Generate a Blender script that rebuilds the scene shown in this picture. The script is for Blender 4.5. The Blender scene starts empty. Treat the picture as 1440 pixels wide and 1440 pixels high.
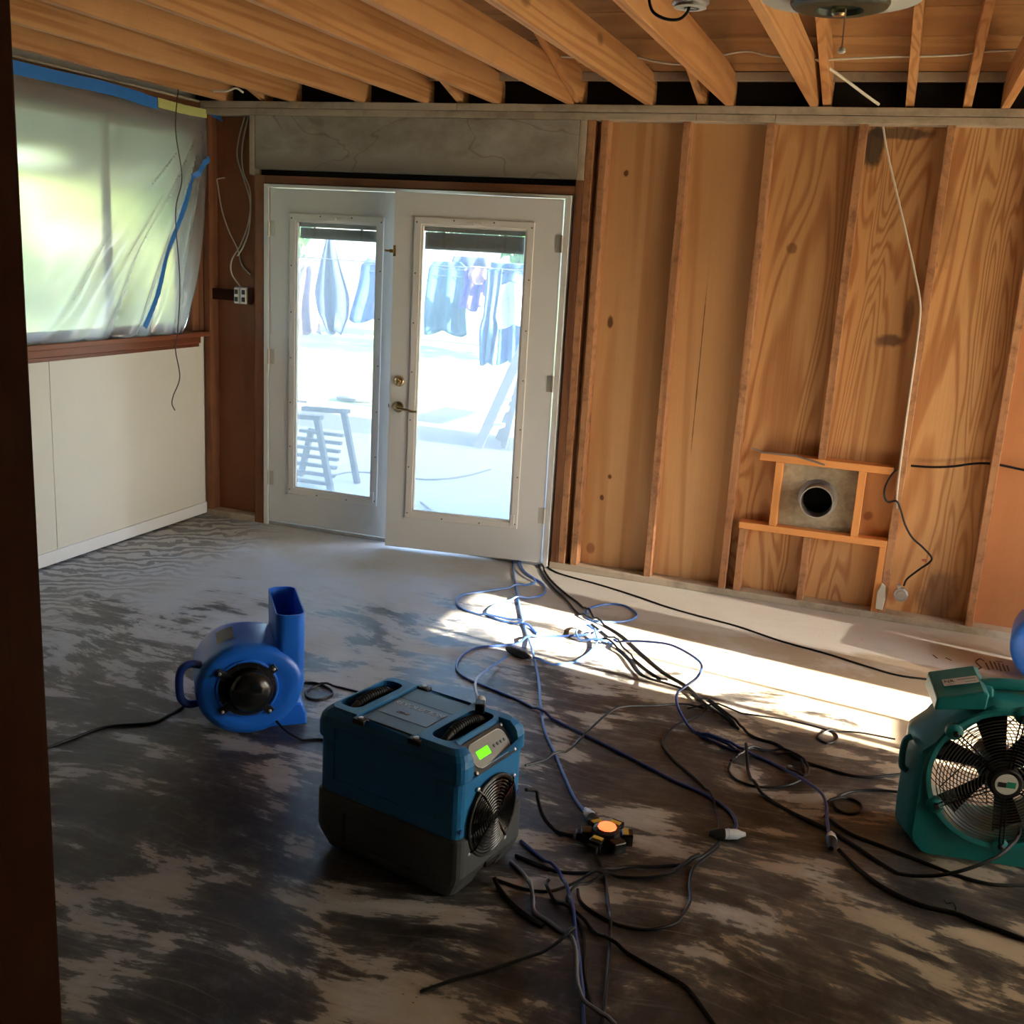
import bpy, bmesh, math, random
from mathutils import Vector, Matrix, Euler
random.seed(7)
sc = bpy.context.scene
col = sc.collection

# ------------------------------------------------------------------ camera
H = 1.74
FPX = 1498.8
CR = Vector((0.9383, 0.3412, 0.0560)).normalized()
CU = Vector((-0.1318, 0.2035, 0.9702)).normalized()
CF = Vector((-0.3197, 0.9177, -0.2359)).normalized()
cam_d = bpy.data.cameras.new('camera')
cam_d.sensor_width = 36.0
cam_d.lens = 36.0 * FPX / 1440.0
cam_d.clip_start = 0.02
cam_d.clip_end = 300
cam = bpy.data.objects.new('camera', cam_d)
col.objects.link(cam)
m = Matrix((CR, CU, -CF)).transposed().to_4x4()
m.translation = (0, 0, H)
cam.matrix_world = m
sc.camera = cam

# ------------------------------------------------------------------ light
SUN_EL = math.radians(24.0)
SUN_T = 0.17                       # sideways drift of the sun rays (dy/-dx)
SUN_STRENGTH = 18.0
SKY_STRENGTH = 0.55
EXPOSURE = 1.70
w = bpy.data.worlds.new('world'); sc.world = w; w.use_nodes = True
wn = w.node_tree; wn.nodes.clear()
wo = wn.nodes.new('ShaderNodeOutputWorld'); wb = wn.nodes.new('ShaderNodeBackground')
ws = wn.nodes.new('ShaderNodeTexSky'); ws.sky_type = 'NISHITA'; ws.sun_disc = False
ws.sun_elevation = math.radians(38); ws.sun_rotation = math.radians(100)
ws.air_density = 1.0; ws.dust_density = 1.5; ws.ozone_density = 1.0
wb.inputs['Strength'].default_value = SKY_STRENGTH
wn.links.new(ws.outputs[0], wb.inputs[0]); wn.links.new(wb.outputs[0], wo.inputs[0])
sd = bpy.data.lights.new('sun', 'SUN'); sd.energy = SUN_STRENGTH; sd.angle = math.radians(0.6)
sd.color = (1.0, 0.88, 0.70)
so = bpy.data.objects.new('sun', sd); col.objects.link(so)
_n = math.hypot(1, SUN_T)
sdir = Vector((-math.cos(SUN_EL) / _n, math.cos(SUN_EL) * SUN_T / _n, -math.sin(SUN_EL)))
so.rotation_euler = sdir.to_track_quat('-Z', 'Y').to_euler()
so.location = (12, -1, 9)
sc.view_settings.view_transform = 'Standard'
sc.view_settings.look = 'None'
sc.view_settings.gamma = 1.0
sc.view_settings.use_curve_mapping = False
sc.view_settings.exposure = EXPOSURE
sc.cycles.use_denoising = True
sc.cycles.diffuse_bounces = 4
sc.cycles.max_bounces = 8
sc.cycles.adaptive_threshold = 0.06
sc.cycles.transparent_max_bounces = 16

def portal(loc, rot, sx, sy):
    d = bpy.data.lights.new('sky_portal', 'AREA'); d.shape = 'RECTANGLE'; d.size = sx; d.size_y = sy
    d.cycles.is_portal = True
    o = bpy.data.objects.new('sky_portal', d); col.objects.link(o)
    o.location = loc; o.rotation_euler = rot
    return o

# ------------------------------------------------------------------ layout numbers (metres)
D = 5.6125          # interior face of the back wall studs
XL = -4.037         # face of the left wall
XR = 2.4            # right wall
YF = 0.74           # front wall (the doorway the photographer stands in)
ZP = 2.505          # top of the top plate

def ray(px, py):
    return (px - 720) / FPX * CR - (py - 720) / FPX * CU + CF
def fl(px, py, z=0.0):
    d = ray(px, py); t = (z - H) / d.z
    return Vector((0, 0, H)) + t * d
def wy(px, py, Y):
    d = ray(px, py); return Vector((0, 0, H)) + d * (Y / d.y)
def wx(px, py, X):
    d = ray(px, py); return Vector((0, 0, H)) + d * (X / d.x)

# ------------------------------------------------------------------ mesh helpers
class MB:
    def __init__(s): s.v = []; s.f = []
    def add(s, vs, fs, M=None):
        b = len(s.v)
        for p in vs:
            p = Vector(p)
            s.v.append(M @ p if M else p)
        s.f += [tuple(i + b for i in q) for q in fs]
        return s
    def box(s, x0, x1, y0, y1, z0, z1, M=None):
        vs = [(x0,y0,z0),(x1,y0,z0),(x1,y1,z0),(x0,y1,z0),(x0,y0,z1),(x1,y0,z1),(x1,y1,z1),(x0,y1,z1)]
        return s.add(vs, [(0,3,2,1),(4,5,6,7),(0,1,5,4),(1,2,6,5),(2,3,7,6),(3,0,4,7)], M)
    def loft(s, loops, closed=True, cap0=True, cap1=True, M=None):
        n = len(loops[0]); vs = [p for l in loops for p in l]; fs = []
        for k in range(len(loops) - 1):
            for i in range(n if closed else n - 1):
                j = (i + 1) % n
                fs.append((k*n+i, k*n+j, (k+1)*n+j, (k+1)*n+i))
        if cap0: fs.append(tuple(reversed(range(n))))
        if cap1: fs.append(tuple(range((len(loops)-1)*n, len(loops)*n)))
        return s.add(vs, fs, M)
    def prism(s, poly, y0, y1, M=None):           # poly in xz, extruded along y
        return s.loft([[(x, y0, z) for x, z in poly], [(x, y1, z) for x, z in poly]], M=M)
    def tube(s, pts, r, n=8, closed=False, M=None, cap=True):
        pts = [Vector(p) for p in pts]; N = len(pts)
        rs = r if isinstance(r, (list, tuple)) else [r] * N
        tang = []
        for i in range(N):
            a = pts[(i-1) % N] if (closed or i > 0) else pts[i]
            b = pts[(i+1) % N] if (closed or i < N-1) else pts[i]
            t = (b - a); tang.append(t.normalized() if t.length > 1e-9 else Vector((0,0,1)))
        up = Vector((0,0,1)) if abs(tang[0].z) < .9 else Vector((1,0,0))
        nrm = (up - tang[0] * up.dot(tang[0])).normalized()
        loops = []
        for i in range(N):
            nrm = nrm - tang[i] * nrm.dot(tang[i])
            nrm = nrm.normalized() if nrm.length > 1e-6 else tang[i].orthogonal().normalized()
            bi = tang[i].cross(nrm)
            loops.append([pts[i] + (nrm * math.cos(2*math.pi*k/n) + bi * math.sin(2*math.pi*k/n)) * rs[i] for k in range(n)])
        if closed: loops.append(loops[0])
        return s.loft(loops, cap0=cap and not closed, cap1=cap and not closed, M=M)
    def ring(s, c, R, r, axis='y', n=48, m=6, M=None):
        pts = []
        for k in range(n):
            a = 2*math.pi*k/n; u, v = R*math.cos(a), R*math.sin(a)
            pts.append({'y': (c[0]+u, c[1], c[2]+v), 'z': (c[0]+u, c[1]+v, c[2]), 'x': (c[0], c[1]+u, c[2]+v)}[axis])
        return s.tube(pts, r, m, closed=True, M=M)
    def lathe(s, prof, c=(0,0,0), axis='y', n=40, M=None, cap0=True, cap1=True):   # prof: (radius, along)
        loops = []
        for R, h in prof:
            l = []
            for k in range(n):
                a = 2*math.pi*k/n; u, v = R*math.cos(a), R*math.sin(a)
                l.append({'y': (c[0]+u, c[1]+h, c[2]+v), 'z': (c[0]+u, c[1]+v, c[2]+h), 'x': (c[0]+h, c[1]+u, c[2]+v)}[axis])
            loops.append(l)
        return s.loft(loops, cap0=cap0, cap1=cap1, M=M)
    def frame(s, x0, x1, z0, z1, i0, i1, j0, j1, y0, y1, M=None):   # rectangular ring in xz, inner rect i0..i1, j0..j1
        o = [(x0,z0),(x1,z0),(x1,z1),(x0,z1)]; q = [(i0,j0),(i1,j0),(i1,j1),(i0,j1)]
        vs = [(x,y0,z) for x,z in o] + [(x,y0,z) for x,z in q] + [(x,y1,z) for x,z in o] + [(x,y1,z) for x,z in q]
        fs = []
        for i in range(4):
            j = (i+1) % 4
            fs += [(i,j,4+j,4+i), (8+j,8+i,12+i,12+j), (j,i,8+i,8+j), (4+i,4+j,12+j,12+i)]
        return s.add(vs, fs, M)

def fixn(me):
    bm = bmesh.new(); bm.from_mesh(me)
    bmesh.ops.recalc_face_normals(bm, faces=bm.faces); bm.to_mesh(me); bm.free()

def mesh(name, mb, mt, smooth=False):
    me = bpy.data.meshes.new(name)
    me.from_pydata([tuple(v) for v in mb.v], [], mb.f); me.update()
    fixn(me)
    if mt: me.materials.append(MATS[mt] if isinstance(mt, str) else mt)
    if smooth:
        for p in me.polygons: p.use_smooth = True
    return me

def obj(name, mb, mt, parent=None, smooth=False, bevel=0.0, seg=2, loc=None, ang=40):
    me = mb if isinstance(mb, bpy.types.Mesh) else mesh(name, mb, mt, smooth)
    o = bpy.data.objects.new(name, me); col.objects.link(o)
    if parent: o.parent = parent
    if loc: o.location = loc
    if bevel:
        b = o.modifiers.new('bevel', 'BEVEL'); b.width = bevel; b.segments = seg; b.limit_method = 'ANGLE'; b.angle_limit = math.radians(ang)
    if smooth and not bevel:
        try: me.set_sharp_from_angle(angle=math.radians(42))
        except Exception: pass
    return o

def tag(o, label=None, cat=None, group=None, kind=None):
    if label: o['label'] = label
    if cat: o['category'] = cat
    if group: o['group'] = group
    if kind: o['kind'] = kind
    return o
def thing(name, label, cat, loc=(0,0,0), rz=0.0, group=None, kind=None):
    o = bpy.data.objects.new(name, None); col.objects.link(o)
    o.location = loc; o.rotation_euler = (0, 0, rz); o.empty_display_size = .1
    return tag(o, label, cat, group, kind)

def member(name, x0, x1, y0, y1, z0, z1, mt, parent=None, bevel=.0025):
    c = ((x0+x1)/2, (y0+y1)/2, (z0+z1)/2)
    mb = MB().box(x0-c[0], x1-c[0], y0-c[1], y1-c[1], z0-c[2], z1-c[2])
    return obj(name, mb, mt, parent, bevel=bevel, seg=1, loc=c)

def spline(pts, per=8):
    P = [Vector(p) for p in pts]; out = []
    P = [P[0]*2-P[1]] + P + [P[-1]*2-P[-2]]
    for i in range(1, len(P)-2):
        p0, p1, p2, p3 = P[i-1], P[i], P[i+1], P[i+2]
        for k in range(per):
            t = k/per
            out.append(.5*((2*p1)+(p2-p0)*t+(2*p0-5*p1+4*p2-p3)*t*t+(3*p1-p0-3*p2+p3)*t**3))
    out.append(P[-2]); return out

def boolean_cut(o, cutters):
    for c in cutters:
        md = o.modifiers.new('cut', 'BOOLEAN'); md.operation = 'DIFFERENCE'; md.object = c; md.solver = 'EXACT'
    bpy.context.view_layer.update()
    dg = bpy.context.evaluated_depsgraph_get()
    me = bpy.data.meshes.new_from_object(o.evaluated_get(dg))
    o.modifiers.clear(); o.data = me
    for c in cutters: bpy.data.objects.remove(c, do_unlink=True)

def text_mesh(name, body, size, mt, parent, M, extrude=.0006, align='CENTER', shear=0):
    c = bpy.data.curves.new(name, 'FONT'); c.body = body; c.size = size; c.extrude = extrude
    c.align_x = align; c.align_y = 'CENTER'; c.shear = shear
    t = bpy.data.objects.new(name + '_tmp', c); col.objects.link(t)
    bpy.context.view_layer.update()
    me = bpy.data.meshes.new_from_object(t.evaluated_get(bpy.context.evaluated_depsgraph_get()))
    bpy.data.objects.remove(t, do_unlink=True)
    me.materials.clear(); me.materials.append(MATS[mt])
    o = bpy.data.objects.new(name, me); col.objects.link(o); o.parent = parent; o.matrix_local = M
    return o

# ------------------------------------------------------------------ materials
MATS = {}
class NT:
    def __init__(s, name):
        s.m = bpy.data.materials.new(name); s.m.use_nodes = True; s.t = s.m.node_tree; s.t.nodes.clear()
        s.out = s.t.nodes.new('ShaderNodeOutputMaterial'); MATS[name] = s.m
    def n(s, ty, ins=None, **kw):
        x = s.t.nodes.new('ShaderNode' + ty)
        for k, v in kw.items(): setattr(x, k, v)
        for k, v in (ins or {}).items(): s.set(x, k, v)
        return x
    def set(s, x, k, v):
        if isinstance(v, bpy.types.Node): v = v.outputs[0]
        if isinstance(v, bpy.types.NodeSocket): s.t.links.new(v, x.inputs[k])
        else:
            if isinstance(v, tuple) and len(v) == 3 and x.inputs[k].type == 'RGBA': v = (*v, 1)
            x.inputs[k].default_value = v
    def math(s, op, a, b=0.0, c=None, clamp=False):
        ins = {0: a, 1: b}
        if c is not None: ins[2] = c
        return s.n('Math', ins, operation=op, use_clamp=clamp)
    def mix(s, f, a, b, bt='MIX'):
        x = s.t.nodes.new('ShaderNodeMix'); x.data_type = 'RGBA'; x.blend_type = bt
        s.set(x, 0, f); s.set(x, 6, a); s.set(x, 7, b)
        return x.outputs[2]
    def ramp(s, f, stops, interp='LINEAR'):
        x = s.t.nodes.new('ShaderNodeValToRGB'); s.set(x, 0, f)
        e = x.color_ramp; e.interpolation = interp
        while len(e.elements) < len(stops): e.elements.new(.5)
        for i, (p, c) in enumerate(stops):
            e.elements[i].position = p
            e.elements[i].color = (c, c, c, 1) if not isinstance(c, tuple) else (*c, 1)
        return x.outputs[0]
    def noise(s, vec, scale, detail=3, rough=.5, dist=0.0):
        return s.n('TexNoise', {'Vector': vec, 'Scale': scale, 'Detail': detail, 'Roughness': rough, 'Distortion': dist}).outputs[0]
    def mapv(s, vec, sc=(1,1,1), loc=(0,0,0), rot=(0,0,0)):
        return s.n('Mapping', {'Vector': vec, 'Scale': sc, 'Location': loc, 'Rotation': rot}).outputs[0]
    def objco(s): return s.n('TexCoord').outputs['Object']
    def rnd(s): return s.n('ObjectInfo').outputs['Random']
    def bump(s, h, strength=.3, dist=.01):
        return s.n('Bump', {'Height': h, 'Strength': strength, 'Distance': dist}).outputs[0]
    def pbr(s, colr, rough=.5, metal=0.0, normal=None, spec=None, **kw):
        x = s.t.nodes.new('ShaderNodeBsdfPrincipled')
        s.set(x, 'Base Color', colr); s.set(x, 'Roughness', rough); s.set(x, 'Metallic', metal)
        if normal is not None: s.set(x, 'Normal', normal)
        if spec is not None: s.set(x, 'Specular IOR Level', spec)
        for k, v in kw.items(): s.set(x, k.replace('_', ' '), v)
        s.t.links.new(x.outputs[0], s.out.inputs[0]); return x
    def surf(s, sh): s.t.links.new(sh.outputs[0] if isinstance(sh, bpy.types.Node) else sh, s.out.inputs[0])

def plain(name, c, rough=.5, metal=0.0, var=.12, nscale=14.0, spec=None, bump=0.0, dirt=0.0, dirtc=(.05,.045,.04), **kw):
    t = NT(name); co = t.objco()
    n = t.noise(co, nscale, 4, .6)
    a = tuple(x*(1-var) for x in c); b = tuple(min(1, x*(1+var)) for x in c)
    cc = t.mix(n, a, b)
    if dirt:
        d = t.ramp(t.noise(co, nscale*.35, 6, .7), [(.5, 0.0), (.75, 1.0)])
        cc = t.mix(t.math('MULTIPLY', d, dirt), cc, dirtc)
    nn = t.bump(t.noise(co, nscale*6, 3), bump, .004) if bump else None
    t.pbr(cc, t.math('ADD', rough-.06, t.math('MULTIPLY', n, .12)), metal, nn, spec, **kw)
    return t.m

def wood(name, axis, c1, c2, c3, across=9.0, along=.7, bands=26.0, dirt=.25, dirtc=(.05,.03,.02), rough=.65, knots=0.5, extra=None, bump=.25, offs=True, thin=(.25, .95), bw=.62, ndist=.25, dscale=5.0, spec=.3):
    """Sawn lumber: grain runs along `axis`; c1 pale early wood, c2 dark late wood, c3 blotch."""
    t = NT(name); co = t.objco()
    if offs:
        r = t.rnd()
        off = t.n('CombineXYZ', {0: t.math('MULTIPLY', r, 37.0), 1: t.math('MULTIPLY', r, 91.0), 2: t.math('MULTIPLY', r, 53.0)})
        vec = t.n('VectorMath', {0: co, 1: off}, operation='ADD').outputs[0]
    else: vec = co
    s = [across]*3; s['xyz'.index(axis)] = along
    mp = t.mapv(vec, tuple(s))
    base = t.noise(mp, 1.0, 2.5, .42, ndist)
    band = t.math('SINE', t.math('MULTIPLY', base, bands*2))
    band = t.ramp(t.math('MULTIPLY_ADD', band, .5, .5), [(thin[0], 0.0), (thin[1], 1.0)])
    s2 = [140.0]*3; s2['xyz'.index(axis)] = 2.5
    fib = t.noise(t.mapv(vec, tuple(s2)), 1.0, 2.0, .6)
    f = t.math('MULTIPLY_ADD', fib, .45, t.math('MULTIPLY', band, bw), clamp=True)
    cc = t.mix(f, c1, c2)
    blot = t.ramp(t.noise(t.mapv(vec, tuple(x*.25 if x > 1 else x for x in s)), 1.2, 3), [(.42, 0.0), (.68, 1.0)])
    cc = t.mix(t.math('MULTIPLY', blot, .5), cc, c3)
    if knots:
        s3 = [3.2]*3; s3['xyz'.index(axis)] = 1.5
        v = t.n('TexVoronoi', {'Vector': t.mapv(vec, tuple(s3)), 'Scale': 1.0, 'Randomness': 1.0})
        kd = t.ramp(v.outputs['Distance'], [(.05, 1.0), (.10, 0.0)])
        cc = t.mix(t.math('MULTIPLY', kd, knots), cc, (.10, .035, .012))
    if dirt:
        dn = t.ramp(t.noise(vec, dscale, 7, .72), [(.48, 0.0), (.72, 1.0)])
        cc = t.mix(t.math('MULTIPLY', dn, dirt), cc, dirtc)
    if extra: cc = extra(t, co, cc)
    t.pbr(cc, rough, 0.0, t.bump(f, bump, .004), spec)
    return t.m

OR1, OR2, OR3 = (.60, .315, .125), (.40, .17, .055), (.52, .23, .085)
BR1, BR2, BR3 = (.27, .115, .05), (.155, .058, .026), (.21, .08, .04)
for ax in 'xyz':
    wood('joist_' + ax, ax, (.66,.35,.15), (.40,.17,.055), (.54,.24,.09), across=6.5, along=.2, bands=34, thin=(.45, 1.0), bw=.6, dirt=.12, knots=.6)
    wood('stud_' + ax, ax, (.54,.275,.135), (.36,.16,.07), (.42,.19,.09), across=10, along=.4, bands=12, dirt=.75, dirtc=(.10,.04,.028), dscale=14.0)
    wood('newwood_' + ax, ax, (.82,.36,.12), (.62,.24,.065), (.76,.31,.09), across=10, along=.7, bands=10, dirt=.12)
    wood('brown_' + ax, ax, BR1, BR2, BR3, across=8, along=.5, bands=14, dirt=.35, dirtc=(.05,.02,.014))
    wood('greywood_' + ax, ax, (.52,.44,.34), (.38,.31,.23), (.44,.36,.27), across=8, along=.5, bands=10, dirt=.55, dirtc=(.10,.075,.055), knots=.2)
    wood('darkjamb_' + ax, ax, (.035,.012,.006), (.018,.006,.004), (.026,.009,.005), across=9, along=.5, bands=10, dirt=.2, rough=.85, spec=.04)
    wood('sillwood_' + ax, ax, (.26,.085,.04), (.15,.045,.022), (.2,.065,.03), across=12, along=.6, bands=10, dirt=.1, rough=.35)
wood('deck_x', 'x', (.50,.27,.11), (.34,.16,.06), (.42,.21,.085), across=6, along=.5, bands=9, dirt=.4, dirtc=(.16,.07,.03), knots=.7)

def spots(lst, dark):
    """named knots and stains at fixed places of the sheet (x, z, half width, half height, strength, colour)"""
    def fn(t, co, cc):
        sx = t.n('SeparateXYZ', {0: co})
        nz = t.noise(co, 9.0, 4, .65)
        for x, z, a, b, st, c in lst:
            dx = t.math('DIVIDE', t.math('SUBTRACT', sx.outputs[0], x), a)
            dz = t.math('DIVIDE', t.math('SUBTRACT', sx.outputs[2], z), b)
            d = t.math('SQRT', t.math('ADD', t.math('MULTIPLY', dx, dx), t.math('MULTIPLY', dz, dz)))
            d = t.math('ADD', d, t.math('MULTIPLY_ADD', nz, 1.3, -.65))
            k = t.ramp(d, [(.62, 1.0), (1.0, 0.0)])
            cc = t.mix(t.math('MULTIPLY', k, st), cc, c)
        return cc
    return fn
KN = (.12, .045, .014)
wood('ply_straight', 'z', (.69,.40,.185), (.50,.24,.09), (.60,.31,.125), across=4.0, along=.16, bands=24, thin=(.5, 1.0), bw=.6, dirt=0.1, dirtc=(.3,.14,.05), knots=0, offs=False, bump=.12,
     extra=spots([(-1.485,1.405,.022,.045,.9,KN),(-1.42,1.055-.5,.016,.02,.9,KN),(-1.455,.43,.014,.02,.95,KN),(-1.46,2.18,.014,.018,.9,KN),(-1.50,.13,.028,.035,.6,(.22,.08,.03)),(-.98,1.2,.004,.55,.8,KN)], KN))
wood('ply_swirl', 'z', (.69,.395,.175), (.37,.145,.05), (.58,.28,.105), across=3.4, along=.42, bands=58, thin=(.40, 1.0), bw=.62, ndist=.9, dirt=.1, dirtc=(.3,.13,.05), knots=0, offs=False, bump=.15,
     extra=spots([(-.57,1.84,.03,.03,.75,(.2,.08,.03)),(.10,1.80,.03,.03,.7,(.2,.08,.03)),(-.24,2.33,.06,.12,.9,(.05,.035,.025)),(-.12,2.40,.16,.035,.75,(.06,.04,.03)),(-.05,1.42,.075,.04,.8,(.10,.05,.03)),(.03,1.55,.03,.12,.6,(.14,.07,.04)),(-.03,.52,.03,.03,.7,(.2,.07,.03)),(.36,.15,.10,.14,.55,(.17,.09,.06)),(.15,1.95,.05,.2,.4,(.25,.12,.05))], KN))
wood('ply_red', 'z', (.50,.21,.085), (.40,.15,.055), (.44,.17,.065), across=3.0, along=.4, bands=6, dirt=.1, knots=0, offs=False, bump=.1)
wood('ply_brown', 'z', (.33,.13,.055), (.23,.08,.035), (.28,.10,.045), across=6, along=.35, bands=10, dirt=.2, knots=.5, offs=False, bump=.12)

# header board: grey, water-stained
t = NT('header_board'); co = t.objco()
n1 = t.noise(t.mapv(co, (3, 3, 5)), 1.0, 7, .7)
cc = t.ramp(n1, [(.3, (.24,.205,.165)), (.5, (.34,.305,.255)), (.7, (.44,.405,.35))])
rg = t.noise(t.mapv(co, (1.5, 1, 2.2), (3.1, 0, .4)), 1.0, 3, .5, .6)
edge = t.ramp(t.math('ABSOLUTE', t.math('SUBTRACT', rg, .53)), [(.0, 1.0), (.010, 0.0)])
cc = t.mix(t.math('MULTIPLY', edge, .45), cc, (.12,.095,.07))
sx = t.n('SeparateXYZ', {0: co})
low = t.ramp(t.math('ADD', t.math('MULTIPLY', sx.outputs[2], -2.5), t.math('MULTIPLY', n1, .45)), [(.40, 0.0), (.60, 1.0)])
cc = t.mix(t.math('MULTIPLY', low, .6), cc, (.11,.085,.06))
t.pbr(cc, .8, 0, t.bump(n1, .3, .004), .2)

# floor slab: concrete with smeared black adhesive residue
t = NT('slab'); co = t.objco(); sx = t.n('SeparateXYZ', {0: co}); X, Y = sx.outputs[0], sx.outputs[1]
warp = t.n('TexNoise', {'Vector': co, 'Scale': .9, 'Detail': 2.0})
wv = t.n('VectorMath', {0: warp.outputs['Color'], 1: (.5, .5, .5)}, operation='SUBTRACT')
wv = t.n('VectorMath', {0: wv, 'Scale': .45}, operation='SCALE')
wc = t.n('VectorMath', {0: co, 1: wv}, operation='ADD').outputs[0]
def streak(rot, sa, sb, loc=(0,0,0), det=8, ro=.70):
    return t.noise(t.mapv(wc, (sa, sb, 1), loc, (0, 0, math.radians(rot))), 1.0, det, ro)
sA = streak(38, 2.6, 7.0); sB = streak(-24, 2.4, 7.6, (4, 2, 0)); sC = streak(75, 2.6, 7.2, (9, 1, 0))
sel = t.ramp(t.noise(co, 1.1, 2, .5), [(.44, 0.0), (.56, 1.0)])
sel2 = t.ramp(t.noise(t.mapv(co, loc=(5, 7, 0)), 1.4, 2, .5), [(.46, 0.0), (.58, 1.0)])
st = t.math('ADD', t.math('MULTIPLY', sA, t.math('SUBTRACT', 1.0, sel)), t.math('MULTIPLY', sB, sel))
st = t.math('ADD', t.math('MULTIPLY', st, t.math('SUBTRACT', 1.0, sel2)), t.math('MULTIPLY', sC, sel2))
hair = t.math('ADD', t.math('MULTIPLY', streak(38, 3.0, 44, (2, 2, 0), 4, .6), t.math('SUBTRACT', 1.0, sel)), t.math('MULTIPLY', streak(-24, 3.0, 44, (7, 2, 0), 4, .6), sel))
big = t.noise(t.mapv(co, loc=(1.5, 3.3, 0)), .8, 4, .6)
# where the residue was thick: less along the back wall and towards the right
edge_y = t.math('MULTIPLY_ADD', X, -.34, 3.72)
edge_y = t.math('MINIMUM', edge_y, 4.8)
reg = t.math('MULTIPLY', t.math('SUBTRACT', edge_y, Y), .22)
reg = t.math('MINIMUM', t.math('MAXIMUM', reg, -.25), .055)
lft = t.math('MULTIPLY', t.math('MAXIMUM', t.math('SUBTRACT', -1.6, X), 0.0), t.math('MULTIPLY', t.math('MAXIMUM', t.math('SUBTRACT', Y, 2.9), 0.0), .085))
reg = t.math('SUBTRACT', reg, lft)
pat = t.noise(t.mapv(wc, (1, 1.5, 1), (2, 6, 0), (0, 0, .5)), 2.4, 5, .62)
thick = t.math('ADD', t.math('ADD', t.math('MULTIPLY', st, 1.0), t.math('MULTIPLY', big, .45)), reg)
thick = t.math('ADD', thick, t.math('MULTIPLY_ADD', pat, .65, -.05))
thick = t.math('ADD', thick, t.math('MULTIPLY_ADD', hair, .22, -.11))
thk = t.math('MULTIPLY', thick, .5)
res = t.ramp(thk, [(.492, 0.0), (.503, .70), (.530, .92), (.568, 1.0)])
film = t.ramp(thk, [(.44, 0.0), (.51, 1.0)])
fine = t.noise(wc, 16, 6, .72)
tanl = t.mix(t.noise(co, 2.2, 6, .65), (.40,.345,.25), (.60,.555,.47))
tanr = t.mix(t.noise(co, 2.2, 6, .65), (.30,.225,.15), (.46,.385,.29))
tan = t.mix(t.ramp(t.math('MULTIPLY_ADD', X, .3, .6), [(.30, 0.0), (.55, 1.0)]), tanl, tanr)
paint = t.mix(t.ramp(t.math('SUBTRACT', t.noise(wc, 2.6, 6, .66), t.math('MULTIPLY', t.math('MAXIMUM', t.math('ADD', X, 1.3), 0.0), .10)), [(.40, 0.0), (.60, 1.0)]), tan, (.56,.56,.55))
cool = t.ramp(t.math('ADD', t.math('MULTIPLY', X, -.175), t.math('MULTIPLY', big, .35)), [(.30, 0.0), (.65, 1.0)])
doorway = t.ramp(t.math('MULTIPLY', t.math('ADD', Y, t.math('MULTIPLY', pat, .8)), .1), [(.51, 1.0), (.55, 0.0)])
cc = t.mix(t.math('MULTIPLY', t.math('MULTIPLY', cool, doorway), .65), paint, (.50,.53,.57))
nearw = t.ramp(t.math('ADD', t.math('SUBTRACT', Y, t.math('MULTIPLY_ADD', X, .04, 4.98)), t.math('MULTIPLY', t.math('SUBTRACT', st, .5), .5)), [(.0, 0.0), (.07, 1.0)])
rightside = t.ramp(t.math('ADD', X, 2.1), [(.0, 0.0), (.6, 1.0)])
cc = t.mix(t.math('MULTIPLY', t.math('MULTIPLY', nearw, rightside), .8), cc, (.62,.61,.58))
cc = t.mix(t.math('MULTIPLY', film, .45), cc, (.185,.16,.125))
rc = t.mix(t.ramp(t.noise(wc, 2.4, 5, .7), [(.38, 0.0), (.66, 1.0)]), (.011,.010,.010), (.060,.057,.056))
rc = t.mix(t.math('MULTIPLY', cool, .5), rc, (.085,.09,.10))
cc = t.mix(t.math('MULTIPLY', res, t.ramp(fine, [(.22, .72), (.50, 1.0)])), cc, rc)
# fine scratches from the scraper
scr = t.ramp(streak(38, 2.0, 60, (3, 3, 0), 3, .5), [(.62, 0.0), (.72, 1.0)])
cc = t.mix(t.math('MULTIPLY', scr, .20), cc, (.42,.40,.36))
scr2 = t.ramp(streak(-30, 1.6, 48, (8, 3, 0), 4, .55), [(.60, 0.0), (.70, 1.0)])
cc = t.mix(t.math('MULTIPLY', scr2, .16), cc, (.40,.39,.37))
# trowel ridges by the left wall
wvt = t.n('TexWave', {'Vector': t.mapv(wc, (1, 1, 1), (0, 0, 0), (0, 0, math.radians(62))), 'Scale': 3.6, 'Distortion': 11.0, 'Detail': 4.0, 'Detail Scale': 1.6})
ridge = t.ramp(wvt.outputs['Fac'] if 'Fac' in wvt.outputs else wvt.outputs[1], [(.45, 0.0), (.6, 1.0)])
lw = t.ramp(t.math('MULTIPLY', t.math('ADD', t.math('MULTIPLY', X, -1.0), t.math('MULTIPLY', big, 1.2)), .2), [(.76, 0.0), (.86, 1.0)])
cc = t.mix(t.math('MULTIPLY', t.math('MULTIPLY', ridge, lw), .62), cc, (.06,.06,.06))
# pits and specks
vo = t.n('TexVoronoi', {'Vector': t.mapv(wc, (1, 1.6, 1)), 'Scale': 26.0})
sp = t.ramp(vo.outputs['Distance'], [(.045, 1.0), (.10, 0.0)])
sp = t.math('MULTIPLY', sp, t.ramp(t.noise(co, 3.0, 3), [(.40, 0.0), (.52, 1.0)]))
cc = t.mix(t.math('MULTIPLY', sp, .8), cc, (.03,.027,.025))
t.pbr(cc, t.math('SUBTRACT', .62, t.math('MULTIPLY', film, .22)), 0, t.bump(t.math('ADD', thick, t.math('MULTIPLY', fine, .25)), .22, .005), .4)

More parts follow.
